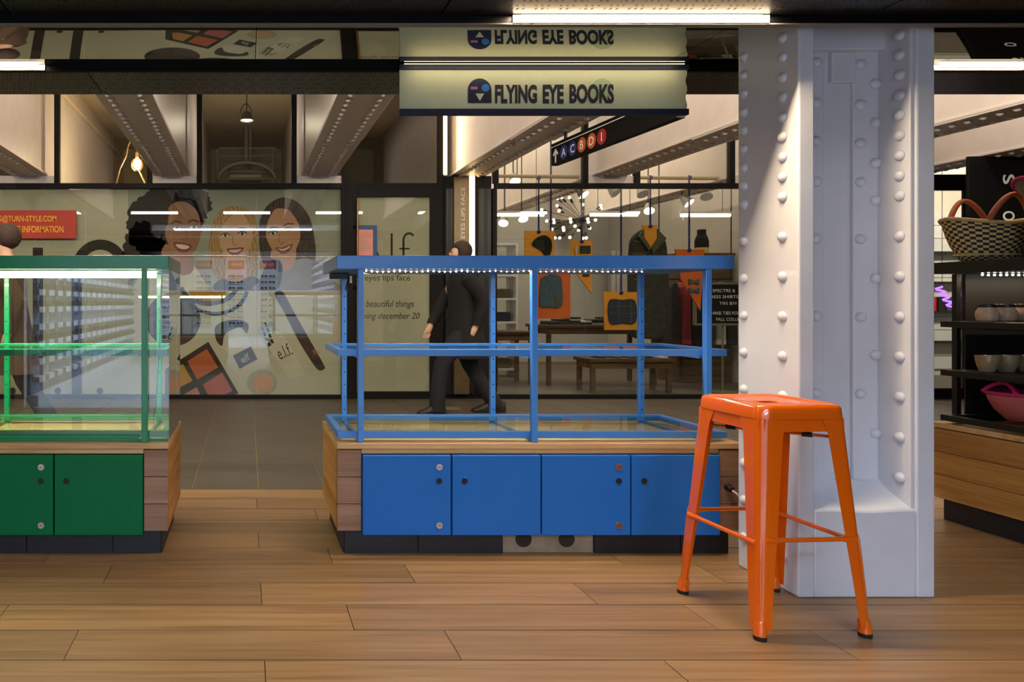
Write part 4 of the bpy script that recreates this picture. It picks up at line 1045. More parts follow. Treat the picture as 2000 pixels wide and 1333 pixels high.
obj('drop_pipe', MB().cyl(W(481, 250, 10.6), (W(481, 250, 10.6)[0], 10.6, 3.995), 0.025, n=8), 'pipe_grey', pr_)

# ================================================================ SUBWAY DIRECTION SIGN OVER THE CORRIDOR
ang = math.atan2(2.67 - 2.79, 6.0 - 4.45)           # far end a little further left than the near end
sub = thing('subway_sign', 'black hanging subway sign with a white arrow and coloured letter discs', 'sign', (2.73, 5.22, 2.29))
L_ = 1.56
def subobj(name, mb, mat, **k): return obj(name, mb, mat, sub, **k)
o0 = sub.location
subobj('sign_box', MB().box(o0.x - 0.03, o0.x + 0.03, o0.y - L_/2, o0.y + L_/2, 2.292, 2.48), 'sign_black', bevel=0.004)
subobj('white_line', MB().box(o0.x - 0.0315, o0.x - 0.0302, o0.y - L_/2, o0.y + L_/2, 2.446, 2.452), 'white_ink')
xf = o0.x - 0.0312
def disc_yz(y, z, r, mat, dx=0.0):
    return subobj('letter_disc', MB().poly([(xf - dx, y - r*math.cos(2*PI*k/28), z + r*math.sin(2*PI*k/28)) for k in range(28)]), mat)
yA = o0.y + L_/2
for i, (ch, mt) in enumerate((('A', 'bullet_blue'), ('C', 'bullet_blue'), ('B', 'bullet_orange'), ('D', 'bullet_orange'), ('1', 'bullet_red'))):
    yy = yA - 0.205 - 0.135*i
    disc_yz(yy, 2.368, 0.060, mt)
    text('lettering', ch, 'white_ink', (xf - 0.001, yy, 2.368 - 0.034), None, 0.068, rot=(PI/2, 0, -PI/2), parent=sub, align='CENTER', bold=0.012)
ya = yA - 0.075
for pts in ([(0, .06), (.045, .012), (.03, -.002), (.011, .018), (.011, -.062), (-.011, -.062), (-.011, .018), (-.03, -.002), (-.045, .012)],):
    subobj('arrow', MB().poly([(xf, ya - a, 2.368 + c) for a, c in pts]), 'white_ink')
for dy in (-0.55, 0.6):
    subobj('hanger_rod', MB().cyl((o0.x, o0.y + dy, 2.48), (o0.x, o0.y + dy, 3.995), 0.014, n=8), 'dark_metal')
sub.rotation_euler = (0, 0, -ang if False else math.atan2(0.12, 1.55))

# ================================================================ CLOTHING SHOP BEHIND THE RIGHT WINDOW
YR = 8.35
area('shop_lamp', (4.7, 10.3, 3.9), (0, 0, 0), 3.6, 3.4, 190, WARMW)
rod = thing('hanging_rod', 'pale bamboo rod tied along the top of the right shop window', 'rod', W(1200, 346, YR))
obj('rod_pole', MB().cyl(W(966, 344, YR), W(1500, 350, YR), 0.022, n=10), 'bamboo', rod, smooth='auto')
for px in (1010, 1440):
    x_, y_, z_ = W(px, 345, YR); obj('rod_hanger', MB().cyl((x_, y_, z_), (x_, y_, 3.995), 0.006, n=6), 'dark_metal', rod)
def rope(px, py1, t, name='rope', Y=YR):
    x_, y_, z0 = W(px, 346, Y); _, _, z1 = W(px, py1, Y)
    if Y != YR: z0 = 3.97
    obj(name, MB().cyl((x_, y_, z0 + 0.02), (x_, y_, z1), 0.011, n=8), 'rope_blue', t)
    obj('knot', MB().ball((x_, y_ - 0.005, z0 - 0.01), 0.03, 8).ball((x_, y_ - 0.005, z1 + 0.01), 0.025, 8), 'rope_blue', t, smooth=True)
def board(pts, mat, label, px_rope, y=YR):
    t = thing('hanging_board', label, 'board', W(pts[0][0], max(p_[1] for p_ in pts), y), group='hanging display boards')
    obj('board_panel', MB().prism([W(a, c, y) for a, c in pts], (0, 0.02, 0)), mat, t)
    if px_rope: rope(px_rope, min(p_[1] for p_ in pts) + 4, t, Y=y)
    return t
def bp(name, pts, mat, t, y=YR, d=0.025):
    return obj(name, MB().prism([W(a, c, y - d - 0.002) for a, c in pts], (0, d, 0)), mat, t, 0.004, seg=1)
t = board([(1025, 451), (1083, 451), (1083, 520), (1025, 520)], 'board_yellow', 'yellow hanging board with a black cap, leftmost in the right window', 1052)
bp('cap', curve([(1040, 478), (1050, 464), (1066, 460), (1078, 472), (1076, 496), (1066, 500), (1058, 490)], 4), 'coat_black', t)
t = board([(1115, 470), (1157, 470), (1156, 574), (1115, 520)], 'board_yellow', 'narrow yellow pointed hanging board with small ties', 1076 + 60)
bp('tie', [(1134, 480), (1154, 480), (1154, 495), (1134, 495)], 'charcoal_wool', t)
bp('tie', [(1138, 522), (1152, 522), (1152, 540), (1140, 540)], 'charcoal_wool', t)
bp('spoon', [(1124, 481), (1127, 481), (1127, 500), (1124, 500)], 'lock_metal', t)
t = board([(1047, 533.5), (1114, 533.5), (1114, 622), (1049, 623)], 'board_orange', 'orange hanging board with a folded denim shirt behind the middle blue post', 1076, 8.46)
sh = bp('folded_shirt', curve([(1058, 544), (1070, 538), (1092, 539), (1098, 552), (1098, 598), (1076, 600), (1055, 598), (1056, 560)], 3), 'denim', t, 8.46)
obj('collar', MB().prism([W(a, c, 8.46 - 0.034) for a, c in curve([(1066, 541), (1080, 536), (1094, 541), (1088, 554), (1080, 548), (1072, 554)], 3)], (0, 0.008, 0)), 'denim', sh)
obj('cuff', MB().prism([W(a, c, 8.46 - 0.034) for a, c in [(1084, 578), (1098, 580), (1098, 596), (1086, 596)]], (0, 0.006, 0)), 'olive_wool', sh)
t = board([(1180, 570), (1246, 571), (1247, 645), (1181, 645)], 'board_yellow', 'yellow hanging board with a folded dark plaid scarf', 1213)
sf = bp('folded_scarf', curve([(1191, 588), (1216, 586), (1241, 588), (1242, 630), (1216, 632), (1192, 631)], 4), 'plaid', t)
for k in (1208, 1232): obj('stripe', MB().prism([W(a, c, YR - 0.030) for a, c in [(k, 588), (k + 1.5, 588), (k + 1.5, 631), (k, 631)]], (0, 0.002, 0)), 'olive_wool', sf)
for k in (598, 612): obj('stripe', MB().prism([W(a, c, YR - 0.0305) for a, c in [(1192, k), (1241, k), (1241, k + 1.5), (1192, k + 1.5)]], (0, 0.002, 0)), 'olive_wool', sf)
t = board([(1255, 440), (1283, 440), (1283, 468), (1270, 486), (1257, 468)], 'board_yellow', 'dark wool jacket hanging on a yellow board in the right window', 1270)
t['category'] = 'jacket'
jk = MB()
jp = curve([(1262, 446), (1240, 462), (1234, 490), (1232, 560), (1236, 650), (1262, 662), (1300, 655), (1308, 580), (1306, 500), (1300, 466), (1284, 446)], 4)
obj('jacket_body', MB().prism([W(a, c, YR + 0.03) for a, c in jp], (0, 0.10, 0)), 'charcoal_wool', t, 0.03, seg=3)
obj('jacket_lapel', MB().prism([W(a, c, YR - 0.01) for a, c in [(1258, 447), (1248, 462), (1268, 490), (1272, 484), (1259, 464)]], (0, 0.03, 0)), 'olive_wool', t)
obj('jacket_lapel', MB().prism([W(a, c, YR - 0.01) for a, c in [(1284, 447), (1302, 466), (1276, 496), (1272, 484), (1284, 466)]], (0, 0.03, 0)), 'olive_wool', t)
for k in (470, 495, 520, 545, 570, 600, 630):
    obj('jacket_stripe', MB().prism([W(a, c, YR + 0.026) for a, c in [(1238, k), (1262, k + 3), (1262, k + 4.5), (1238, k + 1.5)]], (0, 0.003, 0)), 'brass', t)
t = board([(1319, 487), (1376, 488), (1372, 540), (1368, 607), (1330, 545)], 'board_orange', 'orange pointed hanging board with two bow ties near the column', 1346)
for cy in (551, 568):
    bp('bow_tie', [(1347, cy - 6), (1357, cy - 2), (1367, cy - 6), (1367, cy + 6), (1357, cy + 2), (1347, cy + 6)], 'denim', t)
# chandelier of bare bulbs
chx, chy, chz = W(1140, 432, 10.2)
ch = thing('bulb_chandelier', 'chandelier of many small bare bulbs on thin arms inside the clothing shop', 'chandelier', (chx, chy, chz))
obj('stem', MB().cyl((chx, chy, chz), (chx, chy, 3.995), 0.012, n=8), 'dark_metal', ch)
for i, (px, py) in enumerate(((1058, 410), (1088, 402), (1092, 412), (1089, 388), (1097, 386), (1112, 386), (1133, 386), (1138, 400), (1138, 410), (1173, 402), (1174, 408), (1068, 432), (1081, 430), (1082, 435), (1078, 448), (1114, 428), (1115, 434), (1100, 445), (1101, 450), (1123, 442), (1130, 450), (1148, 428), (1149, 434), (1163, 430), (1152, 446), (1084, 465), (1093, 465), (1113, 464), (1138, 466), (1145, 465))):
    dy = random.uniform(-0.35, 0.35); p_ = Vector(W(px, py, 10.2 + dy))
    c_ = Vector((chx, chy, chz)); d_ = (p_ - c_).normalized()
    arm = obj('arm', MB().cyl(c_, p_ - d_*0.05, 0.004, n=5), 'dark_metal', ch)
    obj('socket', MB().cyl(p_ - d_*0.09, p_ - d_*0.03, 0.017, n=8), 'dark_metal', arm)
    obj('bulb_glass', MB().ball(p_, 0.023, 8), 'bulb_white', arm, smooth=True)
# spot lamps on the ceiling of the clothing shop
for i, (px, py, Y, lit, lb) in enumerate(((1006, 354, 8.9, 1, 'lit spot lamp just above the transom bar at the left of the clothing shop'), (983, 436, 9.6, 1, 'lit spot lamp low at the left beside the pillar'), (1022, 428, 9.8, 1, 'lit spot lamp under the left ceiling tube'),
        (1268, 412, 9.4, 1, 'lit spot lamp above the hanging jacket'), (1346, 397, 9.0, 1, 'lit spot lamp above the orange pointed board'), (1203, 378, 9.2, 0, 'unlit grey spot lamp right of the chandelier'), (1256, 380, 9.2, 0, 'unlit grey spot lamp above the jacket rope'), (1380, 385, 9.3, 0, 'unlit grey spot lamp near the column'), (1141, 381, 9.2, 1, 'lit flat lamp above the chandelier'))):
    x_, y_, z_ = W(px, py, Y)
    t = thing('spot_lamp', lb, 'lamp', (x_, y_, z_), group='spot lamps in the clothing shop')
    d_ = Vector((random.uniform(-0.5, 0.5), -0.6, -0.8)).normalized(); p_ = Vector((x_, y_, z_))
    obj('lamp_hood', MB().tube([p_, p_ - d_*0.05, p_ - d_*0.13], [0.075, 0.062, 0.03], 16), 'lamp_grey', t, smooth='auto')
    obj('lamp_face', MB().cyl(p_ + d_*0.001, p_ + d_*0.006, 0.066, n=16), 'bulb_white' if lit else 'lamp_grey', t)
    q_ = p_ - d_*0.13
    obj('lamp_stem', MB().cyl(q_, (q_.x, q_.y, 3.995), 0.008, n=6), 'dark_metal', t)
for i, (a, b_, py, Y) in enumerate(((972, 1062, 420, 9.2), (1153, 1245, 420, 9.2), (1330, 1426, 421, 9.2))):
    x0, y_, z_ = W(a, py, Y); x1, _, _ = W(b_, py, Y)
    t = thing('ceiling_tube', 'white glowing ceiling tube ' + ('left of the chandelier', 'right of the chandelier', 'near the white column')[i], 'light', ((x0 + x1)/2, y_, z_ - 0.02), group='ceiling tubes in the clothing shop')
    obj('tube_lens', MB().cyl((x0, y_, z_), (x1, y_, z_), 0.022, n=12), 'tube_white', t, smooth='auto')
    obj('tube_fixture', MB().box(x0 - 0.02, x1 + 0.02, y_ - 0.03, y_ + 0.03, z_ + 0.023, z_ + 0.05), 'white_metal', t)
    for xx in (x0 + 0.1, x1 - 0.1): obj('tube_hanger', MB().cyl((xx, y_, z_ + 0.05), (xx, y_, 3.995), 0.004, n=5), 'dark_metal', t)
# tables
def table(label, x0, x1, y0, y1, h, mat='table_wood'):
    t = thing('display_table', label, 'table', ((x0 + x1)/2, (y0 + y1)/2, 0))
    obj('table_top', MB().box(x0, x1, y0, y1, h - 0.04, h), mat, t, 0.004)
    obj('table_apron', MB().box(x0 + 0.03, x1 - 0.03, y0 + 0.03, y1 - 0.03, h - 0.12, h - 0.041), mat, t)
    for x in (x0 + 0.03, x1 - 0.08):
        for y in (y0 + 0.03, y1 - 0.08): obj('leg', MB().box(x, x + 0.05, y, y + 0.05, 0, h - 0.121), mat, t)
    return t
ax0, ax1 = pxx(1067, 9.2), pxx(1290, 9.2)
table('long dark wooden table with folded clothes inside the clothing shop', ax0, ax1, 9.2, 9.9, 0.81)
table('low dark wooden bench table just behind the right window', pxx(1153, 8.45), pxx(1320, 8.45), 8.45, 8.9, 0.42)
table('dark wooden counter table at the left of the clothing shop', pxx(968, 9.2), pxx(1054, 9.2), 9.3, 9.9, 0.72)
fold_c = ['charcoal_wool', 'olive_wool', 'denim', 'plaid', 'scarf_white']
for i in range(9):
    x = ax0 + 0.08 + (ax1 - ax0 - 0.3)*i/8; c_ = fold_c[i % 5]
    t = thing('folded_garments', 'folded garment pile on the long table, ' + ('first', 'second', 'third', 'fourth', 'fifth', 'sixth', 'seventh', 'eighth', 'last')[i] + ' from the left', 'clothes', (x + 0.07, 9.5, 0.811), group='folded garments on the long table')
    for k in range(2 + i % 3):
        obj('garment', MB().box(x, x + 0.15, 9.35, 9.6, 0.811 + 0.026*k, 0.811 + 0.026*k + 0.0245), fold_c[(i + k) % 5], t, 0.008, seg=2)
for i in range(5):
    x = pxx(1165 + 30*i, 8.6)
    tag(obj('folded_tie', MB().box(x, x + 0.10, 8.55, 8.75, 0.4205, 0.44), fold_c[i], None, 0.006), 'small folded garment on the low bench table, ' + ('first', 'second', 'third', 'fourth', 'last')[i] + ' from the left', 'clothes', 'folded garments on the low bench')
# shelf unit at the left of the shop, dresser with bottle at the right, clothes rail, letter board
su = thing('shelf_unit', 'white shelf unit with stacked clothes at the left of the clothing shop', 'shelf', (pxx(985, 10.3), 10.4, 0))
sx0, sx1 = pxx(940, 10.3), pxx(1012, 10.3)
obj('side_panel', MB().box(sx0, sx0 + 0.03, 10.3, 10.7, 0, 2.0), 'shelf_white', su); obj('side_panel', MB().box(sx1 - 0.03, sx1, 10.3, 10.7, 0, 2.0), 'shelf_white', su)
for z in (0.1, 0.45, 0.8, 1.15, 1.5, 1.97): obj('shelf_board', MB().box(sx0 + 0.03, sx1 - 0.03, 10.3, 10.7, z, z + 0.03), 'shelf_white', su)
for z in (0.13, 0.48, 0.83, 1.18):
    t = tag(obj('folded_shirts', MB().box(sx0 + 0.1, sx1 - 0.08, 10.36, 10.62, z + 0.001, z + 0.14), fold_c[int(z*10) % 5], None, 0.02), 'stack of folded shirts on the white shelf unit, ' + {0.13: 'lowest', 0.48: 'second', 0.83: 'third', 1.18: 'highest'}[z] + ' level', 'clothes', 'stacks on the white shelf unit')
dr = thing('dresser', 'dark wooden dresser at the right of the clothing shop by the column', 'dresser', (pxx(1400, 9.6), 9.8, 0))
dx0, dx1 = pxx(1325, 9.6), 6.74
obj('dresser_body', MB().box(dx0, dx1, 9.6, 10.1, 0.0, 1.76), 'table_wood', dr, 0.006)
obj('dresser_top', MB().box(dx0 - 0.03, dx1 + 0.03, 9.57, 10.13, 1.761, 1.80), 'table_wood', dr, 0.004)
for k in range(4):
    f = obj('drawer', MB().box(dx0 + 0.04, dx1 - 0.04, 9.58, 9.599, 0.1 + 0.41*k, 0.47 + 0.41*k), 'table_wood', dr, 0.004)
    obj('knob', MB().ball(((dx0 + dx1)/2, 9.565, 0.29 + 0.41*k), 0.018, 8), 'brass', f, smooth=True)
bx, by, bz = W(1375, 489, 9.7)[0], 9.75, 1.801
bt = thing('flask_bottle', 'dark bottle with a tan base standing on the dresser near the column', 'bottle', (bx, by, bz))
obj('bottle_base', MB().lathe([(0.085, 0), (0.088, 0.01), (0.088, 0.085)], (bx, by, bz), 20), 'straw', bt, smooth='auto')
obj('bottle_body', MB().lathe([(0.087, 0.0855), (0.087, 0.18), (0.07, 0.24), (0.055, 0.27), (0.055, 0.34)], (bx, by, bz), 20), 'coat_black', bt, smooth='auto')
rl = thing('clothes_rail', 'suspended clothes rail with dark garments at the right of the clothing shop', 'clothes rail', W(1357, 545, 9.2))
obj('rail_bar', MB().cyl(W(1285, 545, 9.2), W(1430, 545, 9.2), 0.012, n=8), 'dark_metal', rl)
for px in (1287, 1428): x_ = W(px, 545, 9.2)[0]; obj('rail_hanger', MB().cyl((x_, 9.2, W(0, 545, 9.2)[2]), (x_, 9.2, 3.995), 0.008, n=8), 'dark_metal', rl)
for i, mt in enumerate(('charcoal_wool', 'bag_red', 'coat_black', 'olive_wool', 'scarf_white', 'charcoal_wool')):
    px = 1300 + 22*i; x_, _, z_ = W(px, 548, 9.2)
    t = thing('hanging_garment', 'garment hanging on the clothes rail, ' + ('leftmost', 'red one', 'black one', 'olive one', 'pale one', 'rightmost')[i], 'clothes', (x_, 9.2, z_ - 0.85), group='garments on the clothes rail')
    obj('garment_body', MB().loft([[(x_ + a*w_, 9.2 + b_*0.22, z_ - dz) for a, b_ in ((-1, -1), (1, -1), (1, 1), (-1, 1))] for w_, dz in ((0.02, 0.03), (0.05, 0.1), (0.055, 0.5), (0.065, 0.85))]), mt, t, 0.02)
    obj('hanger', MB().tube(arch((x_, 9.1, z_ - 0.02), (x_, 9.3, z_ - 0.02), 0.03), 0.004, 5), 'dark_metal', t)
YL = 8.5
lb = thing('letter_board', 'black letter board sign on a thin stand beside the white column', 'sign', (pxx(1412, 8.5), 8.5, 0))
p0 = W(1360, 632, 8.5); p1 = W(1470, 556, 8.5)
obj('board_panel', MB().box(p0[0], p1[0], 8.5, 8.53, p0[2], p1[2]), 'sign_black', lb)
for q_ in (MB().box(p0[0] - 0.02, p1[0] + 0.02, 8.49, 8.54, p1[2], p1[2] + 0.025), MB().box(p0[0] - 0.02, p1[0] + 0.02, 8.49, 8.54, p0[2] - 0.025, p0[2]), MB().box(p0[0] - 0.02, p0[0], 8.49, 8.54, p0[2], p1[2])):
    obj('board_frame', q_, 'lamp_grey', lb)
obj('stand_pole', MB().cyl((pxx(1414, 8.52), 8.545, 0.02), (pxx(1414, 8.52), 8.545, p1[2]), 0.012, n=8), 'lamp_grey', lb)
obj('stand_base', MB().lathe([(0.17, 0), (0.17, 0.012), (0.02, 0.02)], (pxx(1414, 8.52), 8.545, 0), 20), 'lamp_grey', lb)
for body, a, c, py in (('SPECTRE &', 1392, 1436, 571), ('DRESS SHIRTS', 1381, 1442, 583), ('TIES $35', 1405, 1439, 596), ('THREE TIES FOR', 1384, 1446, 615), ('FALL COLLE', 1399, 1443, 627)):
    text('lettering', body, 'white_ink', (pxx(a, 8.498), 8.4985, W(0, py, 8.498)[2]), (c - a)*8.498/F, 6*8.498/F, parent=lb)
for i, (px, mt) in enumerate(((1199, 'scarf_white'), (1209, 'scarf_white'), (1220, 'scarf_pink'))):
    x_, y_, z_ = W(px, 570, 12.6)
    tag(obj('hanging_scarf', MB().box(x_ - 0.04, x_ + 0.04, 12.6, 12.64, z_ - 0.2, z_ + 0.75), mt, None, 0.015), ('white patterned scarf, leftmost on the far wall', 'white patterned scarf in the middle on the far wall', 'pink scarf hanging on the far wall')[i], 'scarf', 'scarves on the far wall')
scr = thing('wall_rail', 'thin rail carrying scarves on the far shop wall', 'rail', W(1208, 500, 12.65))
obj('rail_bar', MB().cyl(W(1185, 505, 12.62), W(1235, 505, 12.62), 0.02, n=8), 'dark_metal', scr)
for px in (1187, 1233): obj('rail_bracket', MB().cyl(W(px, 505, 12.62), W(px, 505, 13.0), 0.012, n=6), 'dark_metal', scr)

# ================================================================ FAR RIGHT: BLACK SHOP FRONT SIGN, SHELVES
bw = thing('shop_sign_wall', 'tall black sign panel with upright white letters at the far right', 'sign', (8.2, 6.95, 0))
obj('sign_panel', MB().box(pxx(1892, 6.9), pxx(2240, 6.9), 6.9, 6.93, 0, 2.57), 'sign_black', bw, 0.004)
for chh, py in (('S', 360), ('O', 432), ('S', 560), ('O', 640)):
    x_, y_, z_ = W(1982, py, 6.898)
    text('lettering', chh, 'white_ink', (x_, y_, z_), 0.10, 0.12, rot=(PI/2, -PI/2, 0), parent=bw, bold=0.02)
area('far_shop_lamp', (10.3, 8.5, 3.3), (math.radians(45), 0, 0), 2.0, 0.4, 110, WARMW)
fs = thing('wall_shelving', 'white slatted wall shelving inside the far right shop', 'shelf', (10.6, 10.5, 0))
for k in range(12): obj('slat', MB().box(9.2, 11.95, 10.575, 10.598, 0.1 + 0.2*k, 0.29 + 0.2*k), 'shelf_white', fs)
for k in range(4): obj('shelf_board', MB().box(9.5, 11.9, 10.44, 10.574, 0.5 + 0.45*k, 0.53 + 0.45*k), 'dark_wall', fs)
for i in range(6):
    x = 10.85 - 0.13*i
    tag(obj('boxed_goods', MB().box(x, x + 0.10, 10.45, 10.56, 0.981, 1.2), ('dark_wall', 'header_red', 'curtain_blue')[i % 3], None, 0.004), 'small boxed goods in the far right shop, ' + ('first', 'second', 'third', 'fourth', 'fifth', 'last')[i] + ' from the right', 'box', 'boxes in the far right shop')
ne = thing('neon_sign', 'small purple glowing scribble sign in the far right shop window', 'sign', W(1842, 580, 8.1))
obj('neon_tube', MB().tube([W(1832 + 8*math.cos(i*0.9) + i*1.0, 560 + i*1.5, 8.1) for i in range(30)], 0.012, 6), 'neon_purple', ne, smooth=True)
obj('hanging_wire', MB().cyl(W(1840, 560, 8.1), (W(1840, 560, 8.1)[0], 8.1, 3.995), 0.003, n=5), 'dark_metal', ne)

# ================================================================ SUNGLASSES SHOP BEHIND THE CAMERA (seen in the glass)
def glasses_mesh():
    mb = MB()
    for s in (-1, 1):
        mb.prism([(s*0.036 + 0.03*math.cos(2*PI*k/10), 0, 0.022*math.sin(2*PI*k/10)) for k in range(10)], (0, 0.006, 0))
        mb.box(s*0.068 - 0.002, s*0.068 + 0.002, 0.0, 0.03, 0.006, 0.011)
    mb.box(-0.008, 0.008, 0, 0.005, 0.006, 0.012)
    return mb
gm = []
for i, mt in enumerate(('lens_dark', 'lens_brown')):
    me = bpy.data.meshes.new('sunglasses'); g_ = glasses_mesh(); me.from_pydata(g_.v, [], g_.f); me.materials.append(M[mt]); gm.append(me)
def wall_unit(label, x, face, glabel, ncol, cw, nrow, pitch, sc_, skip):
    t = thing('display_wall', label, 'display', (x, -4.6, 0))
    s = face
    bx = lambda a, b_, y0, y1, z0, z1: MB().box(min(x + s*a, x + s*b_), max(x + s*a, x + s*b_), y0, y1, z0, z1)
    for c in range(ncol):
        ya = -1.32 - cw*c
        col = obj('display_column', bx(0, 0.03, ya - cw + 0.035, ya, 0.12, 2.55), 'panel_grey', t)
        for r in range(nrow):
            z = 0.24 + pitch*r
            obj('display_shelf', bx(0.031, 0.11, ya - cw + 0.10, ya - 0.05, z, z + pitch*0.34), 'shelf_white', col)
            if (r*2 + c*3) % skip != 0:
                o = inst('sunglasses', gm[(r*3 + c) % 2], (x + s*0.075, ya - cw/2 + 0.015, z + pitch*0.34 + 0.022*sc_), (0, 0, PI/2 if s > 0 else -PI/2), None, (sc_,)*3)
                tag(o, glabel, 'sunglasses', glabel)
    obj('base_box', bx(0, 0.12, -8.1, -1.3, 0.0, 0.115), 'shelf_white', t)
wall_unit('white sunglasses wall display, left side of the shop behind the camera', -2.348, 1, 'sunglasses on the left wall display of the shop behind the camera', 18, 0.37, 12, 0.19, 1.7, 3)
wall_unit('white sunglasses wall display, right side of the shop behind the camera', 2.298, -1, 'sunglasses on the right wall display of the shop behind the camera', 11, 0.61, 9, 0.25, 1.9, 3)
for i, cx in enumerate((-1.5, -0.38, 0.74)):
    t = thing('display_stand', 'white sunglasses stand with red header, ' + ('left', 'middle', 'right')[i] + ' of three on the rear wall behind the camera', 'display', (cx, -8.2, 0))
    obj('stand_panel', MB().box(cx - 0.38, cx + 0.38, -8.298, -8.22, 0.0, 2.7), 'shelf_white', t, 0.01)
    obj('header', MB().box(cx - 0.28, cx + 0.28, -8.2195, -8.20, 2.3, 2.6), 'header_red', t)
    text('lettering', 'Ray-Ban', 'white_ink', (cx + 0.22, -8.198, 2.38), 0.44, 0.15, rot=(PI/2, 0, PI), parent=t, shear=0.3)
    for r in range(9):
        z = 0.35 + 0.205*r
        obj('shelf_ledge', MB().box(cx - 0.3, cx + 0.3, -8.2195, -8.13, z, z + 0.018), 'shelf_white', t)
        for k in range(2):
            tag(inst('sunglasses', gm[(r + k) % 2], (cx - 0.14 + 0.28*k, -8.155, z + 0.06), (0, 0, PI), None, (1.7,)*3), 'sunglasses on the red headed stands of the shop behind the camera', 'sunglasses', 'sunglasses on the red headed stands')
for y in (-2.6, -5.6):
    tag(obj('ceiling_panel', MB().box(-1.9, 1.7, y - 0.6, y + 0.6, 3.035, 3.049), 'panel_cool', None), 'large cool white ceiling light panel in the shop behind the camera', 'light', 'cool ceiling panels')

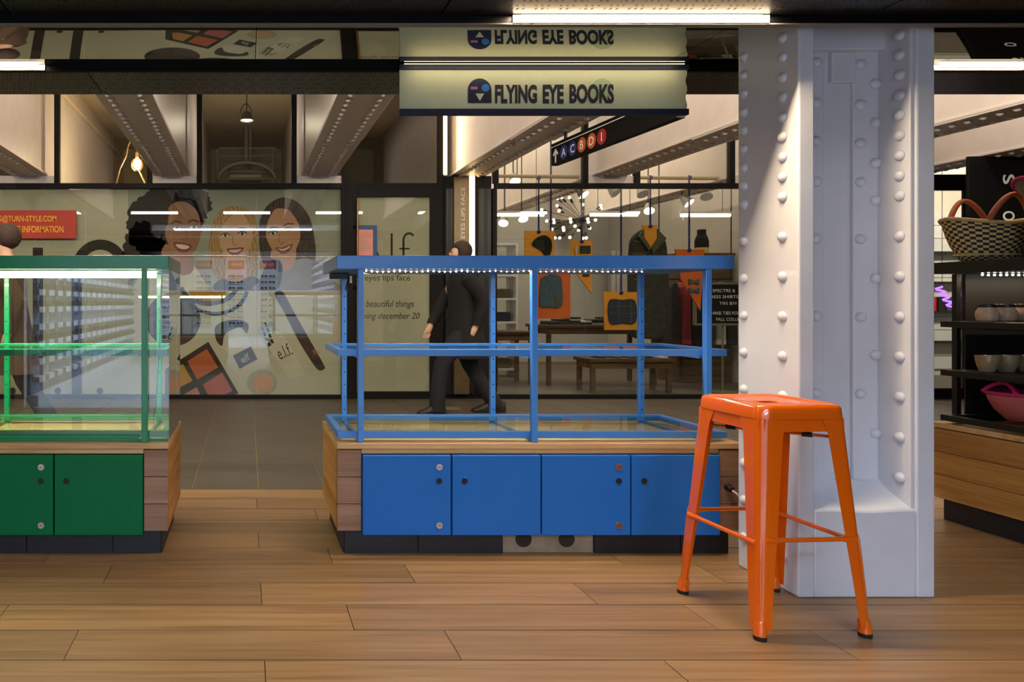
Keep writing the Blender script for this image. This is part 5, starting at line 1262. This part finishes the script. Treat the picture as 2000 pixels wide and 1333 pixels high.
# ================================================================ PEOPLE PASSING IN THE CORRIDOR
def skin(name, nodes, edges, mat, parent, sub=2, loc=None):
    """nodes: (x,y,z,r) in the person's own frame"""
    me = bpy.data.meshes.new(name); me.from_pydata([n_[:3] for n_ in nodes], edges, []); me.materials.append(M[mat])
    o = bpy.data.objects.new(name, me); C.objects.link(o); o.parent = parent
    md = o.modifiers.new('skin', 'SKIN'); md.use_smooth_shade = True
    for i, n_ in enumerate(nodes):
        sv = me.skin_vertices[0].data[i]; r = n_[3]
        sv.radius = r if isinstance(r, tuple) else (r, r); sv.use_root = (i == 0)
    s_ = o.modifiers.new('sub', 'SUBSURF'); s_.levels = sub; s_.render_levels = sub
    return o
def person(label, loc, rotz, coat, hair, longcoat=True, skin_mat='skin_fair', stride=0.30):
    """walks towards local +X"""
    t = thing('person', label, 'person', loc, rotz)
    nodes = []; edges = []
    def N(x, y, z, r): nodes.append((x, y, z, r)); return len(nodes) - 1
    def chain(*ids):
        for a, b_ in zip(ids[:-1], ids[1:]): edges.append((a, b_))
    pel = N(0, 0, 0.93, (0.125, 0.15)); wst = N(0.01, 0, 1.08, (0.10, 0.13)); chs = N(0.02, 0, 1.28, (0.115, 0.165)); nkb = N(0.02, 0, 1.42, (0.07, 0.09))
    nck = N(0.03, 0, 1.48, 0.05); jaw = N(0.05, 0, 1.54, (0.07, 0.06)); hd = N(0.045, 0, 1.61, (0.092, 0.076)); top_ = N(0.03, 0, 1.68, (0.06, 0.055))
    chain(pel, wst, chs, nkb, nck, jaw, hd, top_)
    nose = N(0.148, 0, 1.588, 0.011); chain(hd, nose)
    joints = {}
    for s, sg in ((1, 1), (-1, -1)):
        f = sg*stride
        hip = N(0, s*0.09, 0.88, 0.085); kn = N(0.08 + f*0.55, s*0.09, 0.49, 0.057); an = N(f*1.0 - (0.06 if sg < 0 else 0), s*0.09, 0.10 + (0.03 if sg < 0 else 0), 0.028); toe = N(f*1.0 + 0.10, s*0.095, 0.03, 0.012)
        chain(pel, hip, kn, an, toe)
        sh_ = N(0.02, s*0.175, 1.38, 0.058); el = N(-f*0.45, s*0.215, 1.12, 0.043); wr = N(-f*0.55 + 0.10, s*0.2, 0.89, 0.03); pm = N(-f*0.55 + 0.13, s*0.2, 0.83, (0.026, 0.036))
        chain(chs, sh_, el, wr, pm)
        for k in range(4):
            b0 = N(-f*0.55 + 0.12 + 0.018*k, s*0.195, 0.775, 0.0085); b1 = N(-f*0.55 + 0.135 + 0.018*k, s*0.185, 0.735 + 0.006*abs(k - 1.5), 0.0075); chain(pm, b0, b1)
        t0 = N(-f*0.55 + 0.165, s*0.185, 0.815, 0.0095); t1 = N(-f*0.55 + 0.18, s*0.175, 0.785, 0.008); chain(pm, t0, t1)
        joints[s] = (f,)
    skin('body', nodes, edges, skin_mat, t)
    ox, oy, oz = t.location
    for s in (1, -1):                                   # trouser legs
        f = s*stride; lift_ = 0.03 if s < 0 else 0; bk = -0.05 if s < 0 else 0
        pts = [(0.0, s*0.07, 1.0), (0.01, s*0.085, 0.84), (0.045 + f*0.28, s*0.09, 0.67), (0.08 + f*0.55, s*0.09, 0.49), (0.04 + f*0.78 + bk*0.5, s*0.09, 0.28), (f*1.0 + bk - 0.01, s*0.09, 0.035 + lift_)]
        obj('trouser_leg', MB().tube([(ox + x, oy + y, oz + z) for x, y, z in pts], [0.10, 0.105, 0.092, 0.075, 0.072, 0.075], 14), 'trousers', t, smooth='auto')
    rg = []
    for z, rx, ry, dx in ((1.47, 0.06, 0.07, 0.025), (1.45, 0.085, 0.10, 0.02), (1.41, 0.11, 0.165, 0.02), (1.36, 0.128, 0.20, 0.02), (1.25, 0.14, 0.205, 0.02), (1.10, 0.135, 0.18, 0.01), (0.95, 0.155, 0.20, 0.0), (0.80, 0.175, 0.21, -0.01), (0.66, 0.20, 0.22, -0.02), (0.56, 0.215, 0.225, -0.025)):
        rg.append([(ox + dx + rx*math.cos(2*PI*k/24)*(1 + 0.03*math.sin(5*2*PI*k/24)*(1.4 - z)), oy + ry*math.sin(2*PI*k/24), oz + z) for k in range(24)])
    obj('coat', MB().loft(rg[::-1]), coat, t, smooth='auto')
    for s in (1, -1):
        f = s*stride
        pts = [(0.02, s*0.15, 1.39), (0.01, s*0.20, 1.34), (-f*0.25, s*0.222, 1.22), (-f*0.45, s*0.228, 1.12), (-f*0.5 + 0.05, s*0.218, 1.0), (-f*0.55 + 0.1, s*0.203, 0.885)]
        obj('sleeve', MB().tube([(ox + x, oy + y, oz + z) for x, y, z in pts], [0.06, 0.078, 0.07, 0.066, 0.058, 0.052], 14), coat, t, smooth='auto')
    hm = MB().ball((0.015, 0, 1.625), 0.105, 16, 1.0, 0.88, 1.0)
    hm.v = [(x if not (x > 0.07 and z < 1.655) else 0.07, y, max(z, 1.50)) for x, y, z in hm.v]
    ho = obj('hair', MB().add([(x + t.location.x, y + t.location.y, z + t.location.z) for x, y, z in hm.v], hm.f), hair, t, smooth=True)
    for s in (1, -1):
        f = s*stride; yy = s*0.095
        m_ = MB().loft([[(t.location.x + f + dx + (-0.06 if s < 0 and dx < 0 else 0), t.location.y + yy + w_*a, t.location.z + zz) for a, zz in ((-1, 0.0), (1, 0.0), (1, h_*0.6), (0.5, h_), (-0.5, h_), (-1, h_*0.6))] for dx, w_, h_ in ((-0.09, 0.035, 0.11), (0.0, 0.042, 0.12), (0.08, 0.048, 0.075), (0.15, 0.045, 0.05), (0.185, 0.025, 0.03))])
        obj('shoe', m_, 'shoe', t, 0.008, smooth='auto')
        for dy in (-0.028, 0.028):
            if s > 0: obj('eye', MB().ball((t.location.x + 0.128, t.location.y + dy, t.location.z + 1.61), 0.009, 8), 'eye_dark', t, smooth=True)
    obj('mouth', MB().ball((t.location.x + 0.122, t.location.y, t.location.z + 1.548), 0.014, 8, 0.5, 1.4, 0.4), 'lips', t, smooth=True)
    return t
pA = person('person in a long black coat walking past the pillar sign behind the blue case', ((905 - VX)*6.9/F, 6.9, 0), PI, 'coat_black', 'hair_plain', True)
pB = person('person with brown hair in a brown coat passing behind the green case', (-1.85, 5.4, 0), PI, 'coat_brown', 'hair_plain', True)
gr_ = tag(obj('floor_grate', MB().box(pxx(855, 7.2), pxx(897, 7.2), 7.12, 7.30, 0.0005, 0.006), 'lamp_grey', None), 'small pale grate set in the grey floor by the pillar sign', 'grate')
